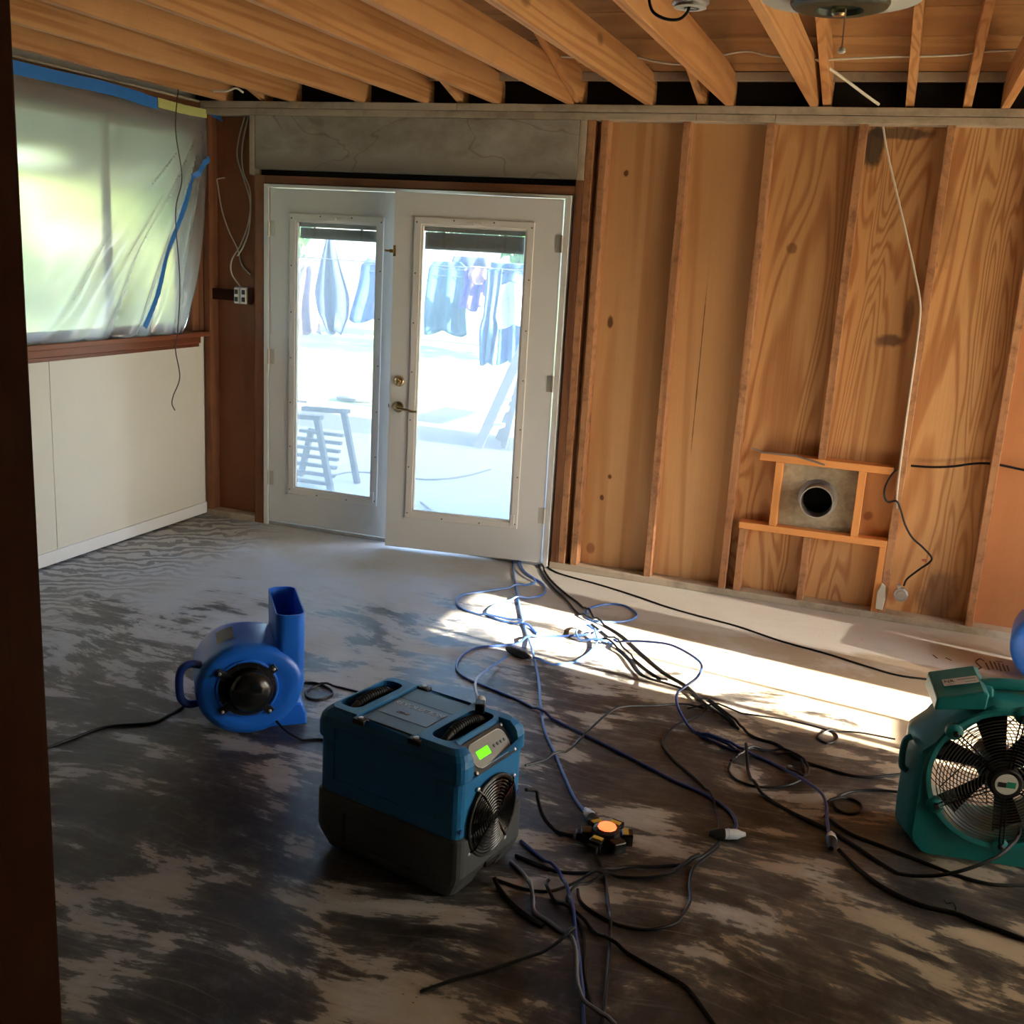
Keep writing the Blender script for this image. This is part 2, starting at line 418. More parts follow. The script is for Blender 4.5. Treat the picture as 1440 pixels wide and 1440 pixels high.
t = NT('drywall'); co = t.objco()
cc = t.mix(t.noise(co, 1.5, 5, .6), (.64,.61,.52), (.74,.71,.62))
t.pbr(cc, .55, 0, t.bump(t.noise(co, 260, 2), .05, .001), .3)
plain('white_paint', (.78,.78,.76), .4, var=.04, dirt=.12, dirtc=(.5,.46,.4), nscale=5)
plain('door_white', (.70,.70,.69), .38, var=.04, dirt=.15, dirtc=(.48,.46,.42), nscale=3)
plain('lite_frame', (.72,.70,.66), .42, var=.04, nscale=6)
plain('screw', (.16,.14,.11), .4, .6)
plain('brass', (.62,.50,.30), .25, .95, var=.1)
plain('hinge_metal', (.55,.52,.46), .4, .5, var=.1)
plain('steel', (.42,.42,.41), .38, .9, var=.15, dirt=.3)
plain('galv', (.50,.51,.52), .42, .85, var=.2, dirt=.4, dirtc=(.2,.17,.14))
plain('rust_pipe', (.33,.26,.21), .5, .7, var=.25, dirt=.5, dirtc=(.16,.08,.05))
plain('hollow_black', (.006,.006,.006), .95, spec=.05)  # flat black standing in for the darkness inside openings and pockets
plain('plaster', (.40,.34,.24), .85, var=.45, nscale=22, bump=.8, dirt=.95, dirtc=(.14,.115,.09))
plain('tape_blue', (.035,.20,.60), .5, var=.12, nscale=20)
plain('tape_yellow', (.58,.60,.20), .55, var=.08, nscale=20)
plain('wire_white', (.66,.60,.50), .45, var=.08)
plain('wire_dark', (.05,.042,.038), .5)
plain('cord_black', (.009,.009,.010), .42, var=.2, spec=.3)
plain('cord_grey', (.011,.011,.013), .34, var=.2, spec=.35)
plain('cord_blue', (.10,.23,.62), .3, var=.12, nscale=8, spec=.5)
plain('cord_navy', (.035,.075,.26), .3, var=.15, spec=.5)
plain('plug_clear', (.62,.70,.80), .15, var=.1, spec=.6)
plain('tube_clear', (.20,.23,.28), .12, var=.1, spec=.7)
plain('rubber', (.012,.012,.013), .45, var=.2)
plain('blue_plastic', (.015,.17,.80), .33, var=.10, nscale=7, dirt=.10, dirtc=(.16,.19,.26), bump=.04)
plain('blue_plastic_dusty', (.012,.05,.26), .42, var=.1, nscale=7, dirt=.25, dirtc=(.2,.22,.26))
plain('motor_black', (.010,.011,.011), .2, var=.2, spec=.6)
plain('wire_guard', (.05,.05,.048), .35, .5)
plain('teal_blue', (.015,.19,.46), .42, var=.08, nscale=8, dirt=.12, dirtc=(.11,.14,.16), bump=.05)
plain('dehu_grey', (.075,.085,.085), .5, var=.12, nscale=9, dirt=.2, bump=.06)
plain('dehu_top', (.10,.165,.215), .42, var=.08, dirt=.25, dirtc=(.15,.15,.15))
plain('dehu_label', (.17,.215,.26), .35, var=.05)
plain('letter_white', (.62,.65,.66), .4, var=.03)
plain('letter_rust', (.40,.11,.06), .45, var=.1)
plain('panel_grey', (.33,.345,.34), .35, var=.05)
plain('blind_grey', (.78,.79,.76), .5, var=.05)
plain('panel_line', (.75,.75,.72), .35, var=.02)
plain('fan_teal', (.008,.185,.195), .34, var=.10, nscale=7, dirt=.06, bump=.04)
plain('fan_label', (.62,.62,.60), .35, var=.05)
plain('green_print', (.02,.30,.17), .4)
plain('black_print', (.02,.02,.02), .4)
plain('hub_yellow', (.75,.50,.04), .4)
plain('hub_orange', (.85,.16,.05), .4, Emission_Color=(1.0,.10,.03,1), Emission_Strength=1.1)
plain('chain', (.5,.45,.35), .3, .9)
plain('white_plastic', (.7,.68,.64), .4, var=.04)
plain('fixture_white', (.50,.53,.50), .4, var=.15, dirt=.3, dirtc=(.22,.24,.21))
plain('fixture_dark', (.018,.032,.020), .35, var=.2)
plain('tarpaper', (.008,.008,.008), .9, var=.3)
plain('frieze', (.40,.33,.25), .7, var=.3, nscale=8, dirt=.7, dirtc=(.06,.04,.03))
plain('siding', (.45,.43,.40), .7, var=.1)
plain('roofing', (.10,.09,.085), .9, var=.2)
plain('plainwall', (.36,.30,.23), .8, var=.1, nscale=3)
plain('hallwall', (.045,.03,.022), .8, var=.1, nscale=3)
plain('patio', (.34,.35,.355), .8, var=.15, nscale=3, dirt=.25, dirtc=(.25,.24,.22))
plain('gravel', (.20,.18,.16), .95, var=.55, nscale=22, bump=.8, dirt=.4, dirtc=(.2,.17,.14))
t = NT('lawn'); co = t.objco()
cc = t.mix(t.noise(co, .8, 4, .6), (.12,.26,.05), (.44,.42,.24))
t.pbr(cc, .95, 0, t.bump(t.noise(co, 40, 3), .6, .02), .1)
for nm, c in dict(leaf_dark=(.05,.15,.025), leaf_mid=(.10,.26,.04), leaf_yellow=(.80,.74,.08), leaf_pale=(.62,.70,.38)).items():
    t = NT(nm); n = t.noise(t.objco(), 3.0, 3)
    d = t.n('BsdfDiffuse', {'Color': t.mix(n, tuple(x*.7 for x in c), tuple(min(1, x*1.3) for x in c))})
    tr = t.n('BsdfTranslucent', {'Color': t.mix(n, tuple(x*.8 for x in c), tuple(min(1, x*1.5) for x in c))})
    t.surf(t.n('MixShader', {0: .4, 1: d, 2: tr}))
for nm, c in dict(cloth_lilac=(.30,.22,.33), cloth_navy=(.05,.07,.16), cloth_blue=(.05,.13,.38), cloth_teal=(.05,.15,.22), cloth_purple=(.10,.06,.42), cloth_white=(.62,.62,.66), cloth_denim=(.07,.15,.30), cloth_pink=(.42,.24,.34)).items():
    plain(nm, c, .9, var=.2, nscale=5)
plain('ladder_metal', (.34,.30,.27), .5, .2, var=.1)
plain('chair_dark', (.035,.032,.035), .6, var=.2)
plain('rope', (.10,.11,.14), .9)
plain('stone_dark', (.16,.15,.14), .9, var=.3)
plain('trunk', (.14,.09,.06), .9, var=.2)
plain('vinyl_white', (.66,.66,.64), .45, var=.05)

# window pane: clear with a fine film of dust
t = NT('pane'); co = t.objco()
dust = t.ramp(t.noise(co, 60, 4, .7), [(.45, 0.0), (.8, 1.0)])
tp = t.n('BsdfTransparent', {'Color': (.93, .96, .97)})
tl = t.n('BsdfTranslucent', {'Color': (.88, .93, 1.0)})
gl = t.n('BsdfGlossy', {'Color': (1, 1, 1), 'Roughness': .03})
a = t.n('MixShader', {0: t.math('MULTIPLY_ADD', dust, .10, .07), 1: tp, 2: tl})
fr = t.n('Fresnel', {'IOR': 1.35})
t.surf(t.n('MixShader', {0: t.math('MULTIPLY', fr, .8), 1: a, 2: gl}))
# plastic sheeting: milky, blurs what is behind it
t = NT('poly_sheet'); co = t.objco()
rf = t.n('BsdfRefraction', {'Color': (.97, .98, .98), 'Roughness': .17, 'IOR': 1.35})
tl = t.n('BsdfTranslucent', {'Color': (.88, .90, .90)})
df = t.n('BsdfDiffuse', {'Color': (.6, .6, .6)})
gl = t.n('BsdfGlossy', {'Color': (1, 1, 1), 'Roughness': .16})
a = t.n('MixShader', {0: .22, 1: rf, 2: tl}); a = t.n('MixShader', {0: .13, 1: a, 2: df})
t.surf(t.n('MixShader', {0: t.math('MULTIPLY', t.n('Fresnel', {'IOR': 1.55}), .8), 1: a, 2: gl}))
t = NT('fill_cover')  # added cover that turns sun at an unseen opening into soft fill
t.surf(t.n('MixShader', {0: .15, 1: t.n('BsdfTranslucent', {'Color': (.50, .48, .45)}), 2: t.n('BsdfDiffuse', {'Color': (.75, .75, .73)})}))
t = NT('dimming_mesh')  # added layer that weakens the sun through the second unseen opening
t.surf(t.n('MixShader', {0: .74, 1: t.n('BsdfTransparent', {'Color': (1, 1, 1)}), 2: t.n('BsdfTranslucent', {'Color': (.66, .64, .60)})}))
# lit green display
t = NT('lcd'); e = t.n('Emission', {'Color': (.16, 1.0, .02, 1), 'Strength': .55}); t.surf(e)

# ================================================================== STRUCTURE
R2 = math.pi / 2
# ---- floor
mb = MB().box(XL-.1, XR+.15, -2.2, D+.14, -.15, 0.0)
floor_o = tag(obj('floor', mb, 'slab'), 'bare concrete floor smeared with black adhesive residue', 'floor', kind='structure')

# ---- back wall
wall_back = obj('wall_back', MB()
    .box(XL-.15, -3.61, D+.106, D+.16, -.15, 2.62).box(-1.72, XR+.2, D+.106, D+.16, -.15, 2.62)
    .box(-3.61, -1.72, D+.106, D+.16, 2.07, 2.62), 'siding')
tag(wall_back, 'open back wall of bare studs and plywood beside the glazed double door', 'wall', kind='structure')
def panel(x0, x1, mt, y0=D+.0895, y1=D+.105, z0=0.0, z1=2.5):
    return obj('plywood_panel', MB().box(x0, x1, y0, y1, z0, z1), mt, wall_back)
panel(XL, -3.612, 'ply_brown'); panel(-1.718, -.731, 'ply_straight'); panel(-.727, .518, 'ply_swirl'); panel(.522, 1.74, 'ply_red'); panel(1.744, XR, 'ply_straight')
SY0, SY1 = D, D+.089
def stud(x0, x1, z0=.038, z1=2.43, mt='stud_z', name='stud', y0=SY0, y1=SY1):
    return member(name, x0, x1, y0, y1, z0, z1, mt, wall_back)
stud(-4.03, -3.985, mt='brown_z'); stud(-3.668, -3.604, 0, 2.10, 'brown_z')
stud(-1.706, -1.664, 0.0, 2.13, 'brown_z'); stud(-1.662, -1.622, .038, 2.43, 'stud_z')
stud(-1.588, -1.550)
stud(-1.162, -1.124); stud(-.748, -.710); stud(-.312, -.274, .80, 2.43)
stud(.080, .118); stud(.500, .538); stud(.93, .968); stud(1.35, 1.388); stud(1.77, 1.808); stud(2.2, 2.238)
for x0, x1, mt in ((-.668, -.632, 'stud_z'), (-.334, -.298, 'stud_z'), (.046, .079, 'newwood_z')):
    stud(x0, x1, .038, .383, mt, 'cripple_stud')
for x0, x1, z0, z1, mt in ((-.602, .060, .762, .800, 'newwood_x'), (-.672, .079, .384, .420, 'newwood_x')):
    member('blocking', x0, x1, D-.004, D+.085, z0, z1, mt, wall_back)
for x0 in (-.518, -.104):
    member('blocking', x0, x0+.038, D-.002, D+.085, .42, .762, 'newwood_z', wall_back)
obj('vent_backing', MB().box(-.48, -.104, D+.062, D+.0885, .421, .761), 'plaster', wall_back)
member('sole_plate', -1.71, XR, D-.003, D+.089, 0, .038, 'greywood_x', wall_back)
member('sole_plate', XL, -3.672, D-.003, D+.089, 0, .038, 'greywood_x', wall_back)
for z0, z1, cuts in ((2.430, 2.466, (XL, -1.1, -.71, XR)), (2.468, ZP, (XL, -2.4, .4, XR))):
    for a, b in zip(cuts[:-1], cuts[1:]):
        member('top_plate', a+.001, b-.001, D-.008, D+.089, z0, z1, 'greywood_x', wall_back)
member('header', -3.662, -1.704, D-.003, D+.05, 2.134, 2.429, 'header_board', wall_back)
member('header_edge', -3.704, -3.664, D-.001, D+.05, 2.10, 2.429, 'greywood_z', wall_back)
member('header_edge', -1.702, -1.664, D-.001, D+.05, 2.13, 2.429, 'greywood_z', wall_back)
member('head_trim', -3.664, -1.69, D+.004, D+.08, 2.055, 2.100, 'brown_x', wall_back)
obj('gap_backing', MB().box(-3.66, -1.70, D+.06, D+.085, 2.10, 2.134), 'tarpaper', wall_back)
obj('bird_block', MB().box(XL-.1, XR+.1, D+.092, D+.104, 2.50, 2.72), 'tarpaper', wall_back)
obj('frieze_strip', MB().box(XL, XR, D-.028, D-.004, 2.618, 2.658), 'frieze', wall_back)

# ---- ceiling: roof sheet, deck boards, rafters, joists
SL = .28
YR = 2.2                            # ridge
def dz(y): return 2.655 + SL * (D - max(y, YR))
def slab_yz(name, x0, x1, ya, yb, off, th, mt, parent, bevel=0.0):
    c = Vector(((x0+x1)/2, (ya+yb)/2, dz((ya+yb)/2)+off)) if parent else Vector((0, 0, 0))
    mb = MB().add([(x, y-c.y, dz(y)+o-c.z) for o in (off, off+th) for x, y in ((x0-c.x, ya), (x1-c.x, ya), (x1-c.x, yb), (x0-c.x, yb))],
                  [(0,1,2,3),(4,7,6,5),(0,4,5,1),(1,5,6,2),(2,6,7,3),(3,7,4,0)])
    return obj(name, mb, mt, parent, loc=c, bevel=bevel, seg=1)
ceiling = slab_yz('ceiling', XL-.5, XR+.5, YR, D+.75, .024, .05, 'roofing', None)
slab_yz('roof_back', XL-.5, XR+.5, -2.4, YR, .024, .05, 'roofing', ceiling)
tag(ceiling, 'open ceiling of bare joists, rafters and roof boards', 'ceiling', kind='structure')
y = D+.62; k = 0
while y > 2.5:
    slab_yz('deck_board', XL-.3, XR+.3, y-.236, y, 0, .02, 'deck_x', ceiling, bevel=.003); y -= .2415; k += 1
for xr in (-3.60, -2.99, -2.37, -1.70, -1.06, -.455, -.078, .175, .80, 1.4, 2.0):
    slab_yz('rafter', xr-.040, xr-.002, YR, D+.45, -.140, .139, 'joist_y', ceiling, bevel=.002)
for xr in (-3.86, -3.40, -2.955, -2.57, -2.155, -1.745, -1.328, -.922, -.516, .335, .73, 1.13, 1.53, 1.93, 2.33):
    poly = [(D+.075, ZP), (D+.075, ZP+.105), (D+.045, ZP+.135), (D-.03, ZP+.150), (D-.30, ZP+.165), (.75, ZP+.168), (.75, ZP)]
    c = Vector((xr-.019, 3.2, ZP+.08))
    mb = MB().loft([[(s, y-c.y, z-c.z) for y, z in poly] for s in (-.019, .019)])
    obj('joist', mb, 'joist_y', ceiling, loc=c, bevel=.002, seg=1)

# ---- left wall
wall_left = obj('wall_left', MB()
    .box(XL-.16, XL-.10, .6, D+.16, -.15, 1.14).box(XL-.16, XL-.10, .6, 3.5, 1.14, 2.42)
    .box(XL-.16, XL-.10, 5.56, D+.16, 1.14, 2.42)
    .loft([[(x, .6, 2.42), (x, D+.16, 2.42), (x, D+.16, dz(D+.16)+.03), (x, YR, dz(YR)+.03), (x, .6, dz(.6)+.03)] for x in (XL-.16, XL-.10)]), 'siding')
tag(wall_left, 'left wall with cream panelling below the taped-over window', 'wall', kind='structure')
for a, b in ((.75, 3.08), (3.083, 4.318), (4.321, 5.634)):
    obj('wall_panel', MB().box(XL-.012, XL, a, b, .012, 1.135), 'drywall', wall_left, bevel=.001, seg=1)
member('header', XL-.098, XL-.005, 3.3, 5.62, 2.415, 2.492, 'brown_y', wall_left)
member('top_plate', XL-.098, XL+.004, .75, D-.01, 2.493, ZP, 'greywood_y', wall_left)
for a, b in ((5.575, 5.632), (5.64, 5.70)):
    member('stud', XL-.095, XL+.003, a, b, 1.14 if a < 5.6 else .0, 2.415 if a < 5.6 else 2.43, 'brown_z', wall_left)
member('stud', XL-.095, XL-.014, 3.4, 3.5, .0, 2.42, 'brown_z', wall_left)
bb = tag(obj('baseboard_left', MB().box(XL, XL+.013, .75, 5.632, .014, .084), 'white_paint', bevel=.003), 'white baseboard along the cream left wall', 'baseboard', kind='structure')

# ---- left window
win = thing('window_1', 'brown framed window in the left wall behind plastic sheeting', 'window', (XL, 4.5, 1.14), kind='structure')
def wpart(name, x0, x1, y0, y1, z0, z1, mt, bevel=.003):
    o = member(name, x0-XL, x1-XL, y0-4.5, y1-4.5, z0-1.14, z1-1.14, mt, win, bevel); return o
wpart('window_sill', XL-.10, XL+.062, 3.45, 5.60, 1.140, 1.168, 'sillwood_y')
wpart('sill_apron', XL+.001, XL+.032, 3.45, 5.545, 1.098, 1.139, 'sillwood_y')
wpart('sill_moulding', XL+.001, XL+.020, 3.45, 5.545, 1.076, 1.097, 'sillwood_y')
wpart('jamb', XL-.095, XL+.002, 5.50, 5.572, 1.17, 2.414, 'brown_z')
wpart('jamb', XL-.095, XL+.002, 3.502, 3.56, 1.17, 2.414, 'brown_z')
wpart('window_head', XL-.095, XL+.002, 3.562, 5.498, 2.33, 2.414, 'brown_y')
wpart('sash', XL-.085, XL-.055, 3.562, 5.498, 1.17, 1.215, 'brown_y')
wpart('sash', XL-.085, XL-.055, 3.562, 5.498, 2.285, 2.33, 'brown_y')
wpart('sash', XL-.085, XL-.055, 4.845, 4.885, 1.216, 2.284, 'brown_z')
wpart('sash', XL-.085, XL-.055, 5.455, 5.498, 1.216, 2.284, 'brown_z')
wpart('glass_pane', XL-.072, XL-.068, 3.565, 4.844, 1.216, 2.284, 'pane', 0)
wpart('glass_pane', XL-.072, XL-.068, 4.886, 5.454, 1.216, 2.284, 'pane', 0)

# ---- right wall with the doorway that lets the sun in (openings invented, outside the frame)
RO = ((2.0, 3.45, .15, 2.1), (4.55, 5.05, .08, 1.98))                  # added unseen openings: soft warm fill, dimmed second sun strip
mb = MB().box(XR, XR+.12, .6, RO[0][0], -.15, 2.42).box(XR, XR+.12, RO[0][1], 3.59, -.15, 2.42).box(XR, XR+.12, 4.26, RO[1][0], -.15, 2.42)
mb.box(XR, XR+.12, RO[1][1], D+.16, -.15, 2.42).box(XR, XR+.12, 3.59, 4.26, 1.98, 2.42)
for a_, b_, c_, d_ in RO: mb.box(XR, XR+.12, a_, b_, -.15, c_).box(XR, XR+.12, a_, b_, d_, 2.42)
mb.loft([[(x, .6, 2.42), (x, D+.16, 2.42), (x, D+.16, dz(D+.16)+.03), (x, YR, dz(YR)+.03), (x, .6, dz(.6)+.03)] for x in (XR, XR+.12)])
wall_right = obj('wall_right', mb, 'plainwall')
for (a_, b_, c_, d_), nm_, mt_ in zip(RO, ('fill_diffuser', 'sun_dimmer'), ('fill_cover', 'dimming_mesh')):
    obj(nm_, MB().box(XR+.02, XR+.022, a_, b_, c_, d_), mt_, wall_right)
tag(wall_right, 'right wall with a doorway letting in the sun', 'wall', kind='structure')
fr = thing('door_3', 'narrow framed doorway in the right wall', 'door', (XR, 3.59, 0), kind='structure')
for a, b in ((.045, .085), (.33, .345)):
    obj('mullion', MB().box(.03, .09, a, b, 0, 1.98), 'white_paint', fr)
obj('transom', MB().box(.04, .08, .086, .329, .98, 1.02), 'white_paint', fr)

# ---- front wall, the doorway jamb close to the camera and the dark hall behind
wall_front = obj('wall_front', MB()
    .box(XL-.1, -.86, YF-.10, YF, -.15, 2.42).box(.95, XR+.1, YF-.10, YF, -.15, 2.42)
    .box(XL-.1, XR+.1, YF-.10, YF, 2.42, dz(YF)+.02).box(-.86, .95, YF-.10, YF, 2.2, 2.42), 'hallwall')
tag(wall_front, 'front wall around the doorway in the foreground', 'wall', kind='structure')
wall_hall = obj('wall_hall', MB().box(-1.7, -1.6, -2.0, YF-.1, 0, 2.42).box(1.6, 1.7, -2.0, YF-.1, 0, 2.42)
    .box(-1.7, 1.7, -2.1, -2.0, 0, 2.42).box(-1.7, 1.7, -2.1, YF-.1, 2.42, 2.48), 'hallwall')
tag(wall_hall, 'dim hall walls behind the camera', 'wall', kind='structure')
trim = thing('trim_1', 'dark brown doorway jamb standing close at the left edge', 'door jamb', (-.82, .76, 0), kind='structure')
obj('casing', MB().box(-.13, -.022, -.085, -.055, 0, 2.2), 'darkjamb_z', trim, bevel=.006)
obj('jamb_board', MB().box(-.04, .045, -.054, .045, 0, 2.2), 'darkjamb_z', trim, bevel=.004)

# ---- double door
frame = thing('trim_2', 'white wooden frame around the glazed double door', 'door frame', (-2.67, D, 0), kind='structure')
def fpart(name, x0, x1, y0, y1, z0, z1, mt='door_white'):
    return obj(name, MB().box(x0+2.67, x1+2.67, y0, y1, z0, z1), mt, frame, bevel=.003)
fpart('side_jamb', -3.602, -3.570, -.006, .105, 0, 2.052)
fpart('side_jamb', -1.755, -1.722, -.006, .105, 0, 2.052)
fpart('head_jamb', -3.570, -1.755, -.006, .105, 2.034, 2.052)
fpart('threshold', -3.570, -1.755, .005, .16, 0, .022, 'galv')

screw_me = mesh('screw', MB().lathe([(.0001, -.0032), (.0040, -.0030), (.0048, 0)], n=8), 'screw')
def leaf(name, label, x0, x1, z0, z1, lx0, lx1, lz0, lz1, loc, rz, blind_h, hinge_x):
    """door slab with a raised glazing frame, glass, a raised blind and screws; interior face at local y=0"""
    d = thing(name, label, 'door', loc, rz, kind='structure')
    obj('door_slab', MB().frame(x0, x1, z0, z1, lx0+.012, lx1-.012, lz0+.012, lz1-.012, 0, .044), 'door_white', d, bevel=.003)
    fw = .040
    lf = obj('glazing_frame', MB().frame(lx0, lx1, lz0, lz1, lx0+fw, lx1-fw, lz0+fw, lz1-fw, -.011, .0), 'lite_frame', d, bevel=.004, seg=3)
    obj('glazing_bead', MB().frame(lx0+fw-.004, lx1-fw+.004, lz0+fw-.004, lz1-fw+.004, lx0+fw+.010, lx1-fw-.010, lz0+fw+.010, lz1-fw-.010, -.005, .018), 'lite_frame', d, bevel=.003)
    gx0, gx1, gz0, gz1 = lx0+fw+.009, lx1-fw-.009, lz0+fw+.009, lz1-fw-.009
    for yy in (.012, .034):
        obj('glass_pane', MB().box(gx0-.004, gx1+.004, yy, yy+.003, gz0-.004, gz1+.004), 'pane', d)
    bl = obj('blind', MB().box(gx0, gx1, .0165, .0325, gz1-.026, gz1), 'white_plastic', d)
    mbx = MB(); n = 12; pit = (blind_h-.030)/n
    for i in range(n):
        z = gz1-.030-pit*(i+1)
        y_ = .0168 if i % 2 else .0245
        mbx.box(gx0+.006, gx1-.006, y_, y_+.0075, z-pit*.06, z+pit*1.06)
    obj('blind_slat', mbx, 'blind_grey', bl)
    obj('bottom_rail', MB().box(gx0+.006, gx1-.006, .017, .032, gz1-blind_h-.012, gz1-blind_h), 'blind_grey', bl)
    for fx in (.2, .8):
        xx = gx0+(gx1-gx0)*fx
        obj('ladder_tape', MB().box(xx-.008, xx+.008, .0158, .0166, gz1-blind_h-.01, gz1-.02), 'white_plastic', bl)
    xc = (lx0+lx1)/2
    op = obj('blind_slider', MB().box(xc-.045, xc+.045, -.018, -.010, lz1-.033, lz1-.018), 'lite_frame', d, bevel=.003)
    obj('slider_knob', MB().box(xc-.022, xc+.006, -.026, -.018, lz1-.036, lz1-.016), 'white_plastic', op, bevel=.003)
    obj('tilt_knob', MB().box(lx1-fw-.002, lx1-fw+.022, -.020, -.011, lz0+.02, lz0+.085), 'white_plastic', d, bevel=.003)
    for i in range(7):
        for xx in (lx0+.014, lx1-.014):
            s = obj('screw', screw_me, None, lf, loc=(xx, -.011, lz0+.03+(lz1-lz0-.06)*i/6))
    for i in range(1, 3):
        for zz in (lz0+.014, lz1-.014):
            obj('screw', screw_me, None, lf, loc=(lx0+(lx1-lx0)*i/3, -.011, zz))
    for zz in (.30, 1.05, 1.80):
        hg = MB().lathe([(.007, -.045), (.007, .045)], c=(hinge_x, -.006, zz), axis='z', n=12)
        sgn = 1 if hinge_x < (x0+x1)/2 else -1
        hg.box(min(hinge_x, hinge_x+sgn*.035), max(hinge_x, hinge_x+sgn*.035), -.003, .001, zz-.045, zz+.045)
        obj('hinge', hg, 'hinge_metal', d)
    return d
door1 = leaf('door_1', 'left white glazed door leaf, closed, with raised blind', 0, .822, .028, 2.030, .140, .750, .216, 1.895, (-3.567, D+.004, 0), 0, .080, -.002)
door2 = leaf('door_2', 'right white glazed door leaf with brass lever, standing slightly open', -.938, 0, .020, 2.030, -.818, -.148, .206, 1.905, (-1.764, D+.001, 0), .139, .110, .004)
# hardware of the right leaf
hx = -.880
ob = MB().lathe([(.0001, -.022), (.012, -.021), (.014, -.014), (.026, -.012), (.031, -.006), (.031, 0)], c=(hx, 0, .997), n=28)
ob.box(hx-.0045, hx+.0045, -.038, -.02, .980, 1.014)
obj('deadbolt', ob, 'brass', door2, smooth=True)
ob = MB().lathe([(.0001, -.018), (.013, -.017), (.015, -.012), (.030, -.009), (.033, -.004), (.033, 0)], c=(hx, 0, .850), n=28)
lv = obj('lever_rose', ob, 'brass', door2, smooth=True)
obj('lever_handle', MB().tube(spline([(hx, -.012, .85), (hx, -.05, .85), (hx+.02, -.058, .85), (hx+.06, -.058, .845), (hx+.10, -.055, .838), (hx+.125, -.05, .838)], 6), [.011]*12+[.0085]*14+[.007]*4+[.009], 12), 'brass', lv, smooth=True)
obj('edge_latch', MB().box(-.9395, -.9375, .012, .034, .82, .88).box(-.9395, -.9375, .012, .034, .97, 1.03).box(-.947, -.9375, .017, .029, .84, .86), 'rubber', door2)
obj('flip_lock', MB().box(-.938, -.922, -.005, 0, 1.685, 1.745).box(-.958, -.933, -.012, -.004, 1.703, 1.723).box(-.988, -.953, -.010, -.004, 1.707, 1.719), 'brass', door2, bevel=.002)

portal((-2.67, D+.35, 1.05), (R2, 0, 0), 1.9, 2.1)                     # facing -y
portal((XR+.16, 3.925, .99), (0, R2, 0), 1.98, .70)                    # facing -x
portal((XL-.22, 4.53, 1.75), (0, -R2, 0), 1.2, 2.0)                    # facing +x

# ================================================================== THINGS ON THE WALLS AND CEILING
# ---- plastic sheeting over the window
def sheet_x(y, z):
    dy, dzz = 5.62-y, 2.44-z
    ph = math.atan2(dy, max(dzz, 1e-3)); rho = math.hypot(dy, dzz)
    wgt = math.exp(-((ph-.40)/.40)**2)
    a = .040*min(1, rho*1.6)*wgt*(1.5*abs(math.sin(15*ph+.5*math.sin(5*rho)))**.6 - .9 + .5*abs(math.sin(29*ph+1.3)))
    a += .006*math.sin(7*y+2*z)*min(1, dzz*2) + .010*max(0, 1-z+.2)*math.sin(31*y+9*z)*(1 if z < 1.45 else 0)
    return XL+.036+a
mb = MB(); NY, NZ = 150, 70; vs = []; fs = []
for j in range(NZ+1):
    v = j/NZ; z = 2.432-v*(2.432-1.1705)
    yr = 5.625 - .02*v - .24*v**2.2
    for i in range(NY+1):
        u = i/NY; y = 3.5 + (yr-3.5)*u
        vs.append((sheet_x(y, z) if z < 2.41 else XL+.026, y, z))
for j in range(NZ):
    for i in range(NY):
        a = j*(NY+1)+i; fs.append((a, a+1, a+NY+2, a+NY+1))
mb.add(vs, fs)
sh = obj('plastic_sheet', mb, 'poly_sheet', smooth=True)
sm = sh.modifiers.new('thick', 'SOLIDIFY'); sm.thickness = .002
tag(sh, 'translucent plastic sheeting taped over the left window', 'plastic sheet')

def ribbon(name, pts, width, up, nrm, mt, label, cat='tape', jag=0.0, th=.002):
    """a strip of tape: centre points, width along `up`, thickness along nrm"""
    P = spline(pts, 5); loops = []
    for i, p in enumerate(P):
        tn = (P[min(i+1, len(P)-1)]-P[max(i-1, 0)]).normalized()
        n = Vector(nrm).normalized(); s = tn.cross(n).normalized()
        wd = width*(1+jag*random.uniform(-1, 1))/2
        a, b = p+s*wd, p-s*wd
        loops.append([a, b, b+n*th, a+n*th])
    return tag(obj(name, MB().loft(loops), mt), label, cat)
def wxp(px, py, off=.05): return wx(px, py, XL+off)
ribbon('painter_tape', [(XL+.041, 3.6, 2.445), (XL+.041, 4.3, 2.442), (XL+.041, 4.8, 2.445), wxp(221, 146, .041)], .062, 0, (1, 0, 0), 'tape_blue', 'long blue painter tape strip along the top of the plastic sheet', jag=.06)
ribbon('masking_tape', [wxp(222, 144, .041), wxp(260, 154, .041), wxp(295, 161, .041)], .050, 0, (1, 0, 0), 'tape_yellow', 'short yellow tape strip at the upper corner of the window', jag=.04)
ribbon('painter_tape', [wxp(294, 156, .06), wxp(301, 163, .075), wxp(312, 168, .09)], .035, 0, (1, .2, .5), 'tape_blue', 'crumpled blue tape scrap at the ceiling corner', jag=.35)
dtp = spline([wxp(px, py, .06) for px, py in ((296,222),(283,238),(268,262),(254,305),(241,350),(225,400),(209,440),(201,460))], 4)
ribbon('painter_tape', [(max(sheet_x(p.y, p.z), XL+.03)+.012, p.y, p.z) for p in dtp], .034, 0, (1, 0, .1), 'tape_blue', 'blue painter tape running diagonally down the plastic sheet', jag=.15)

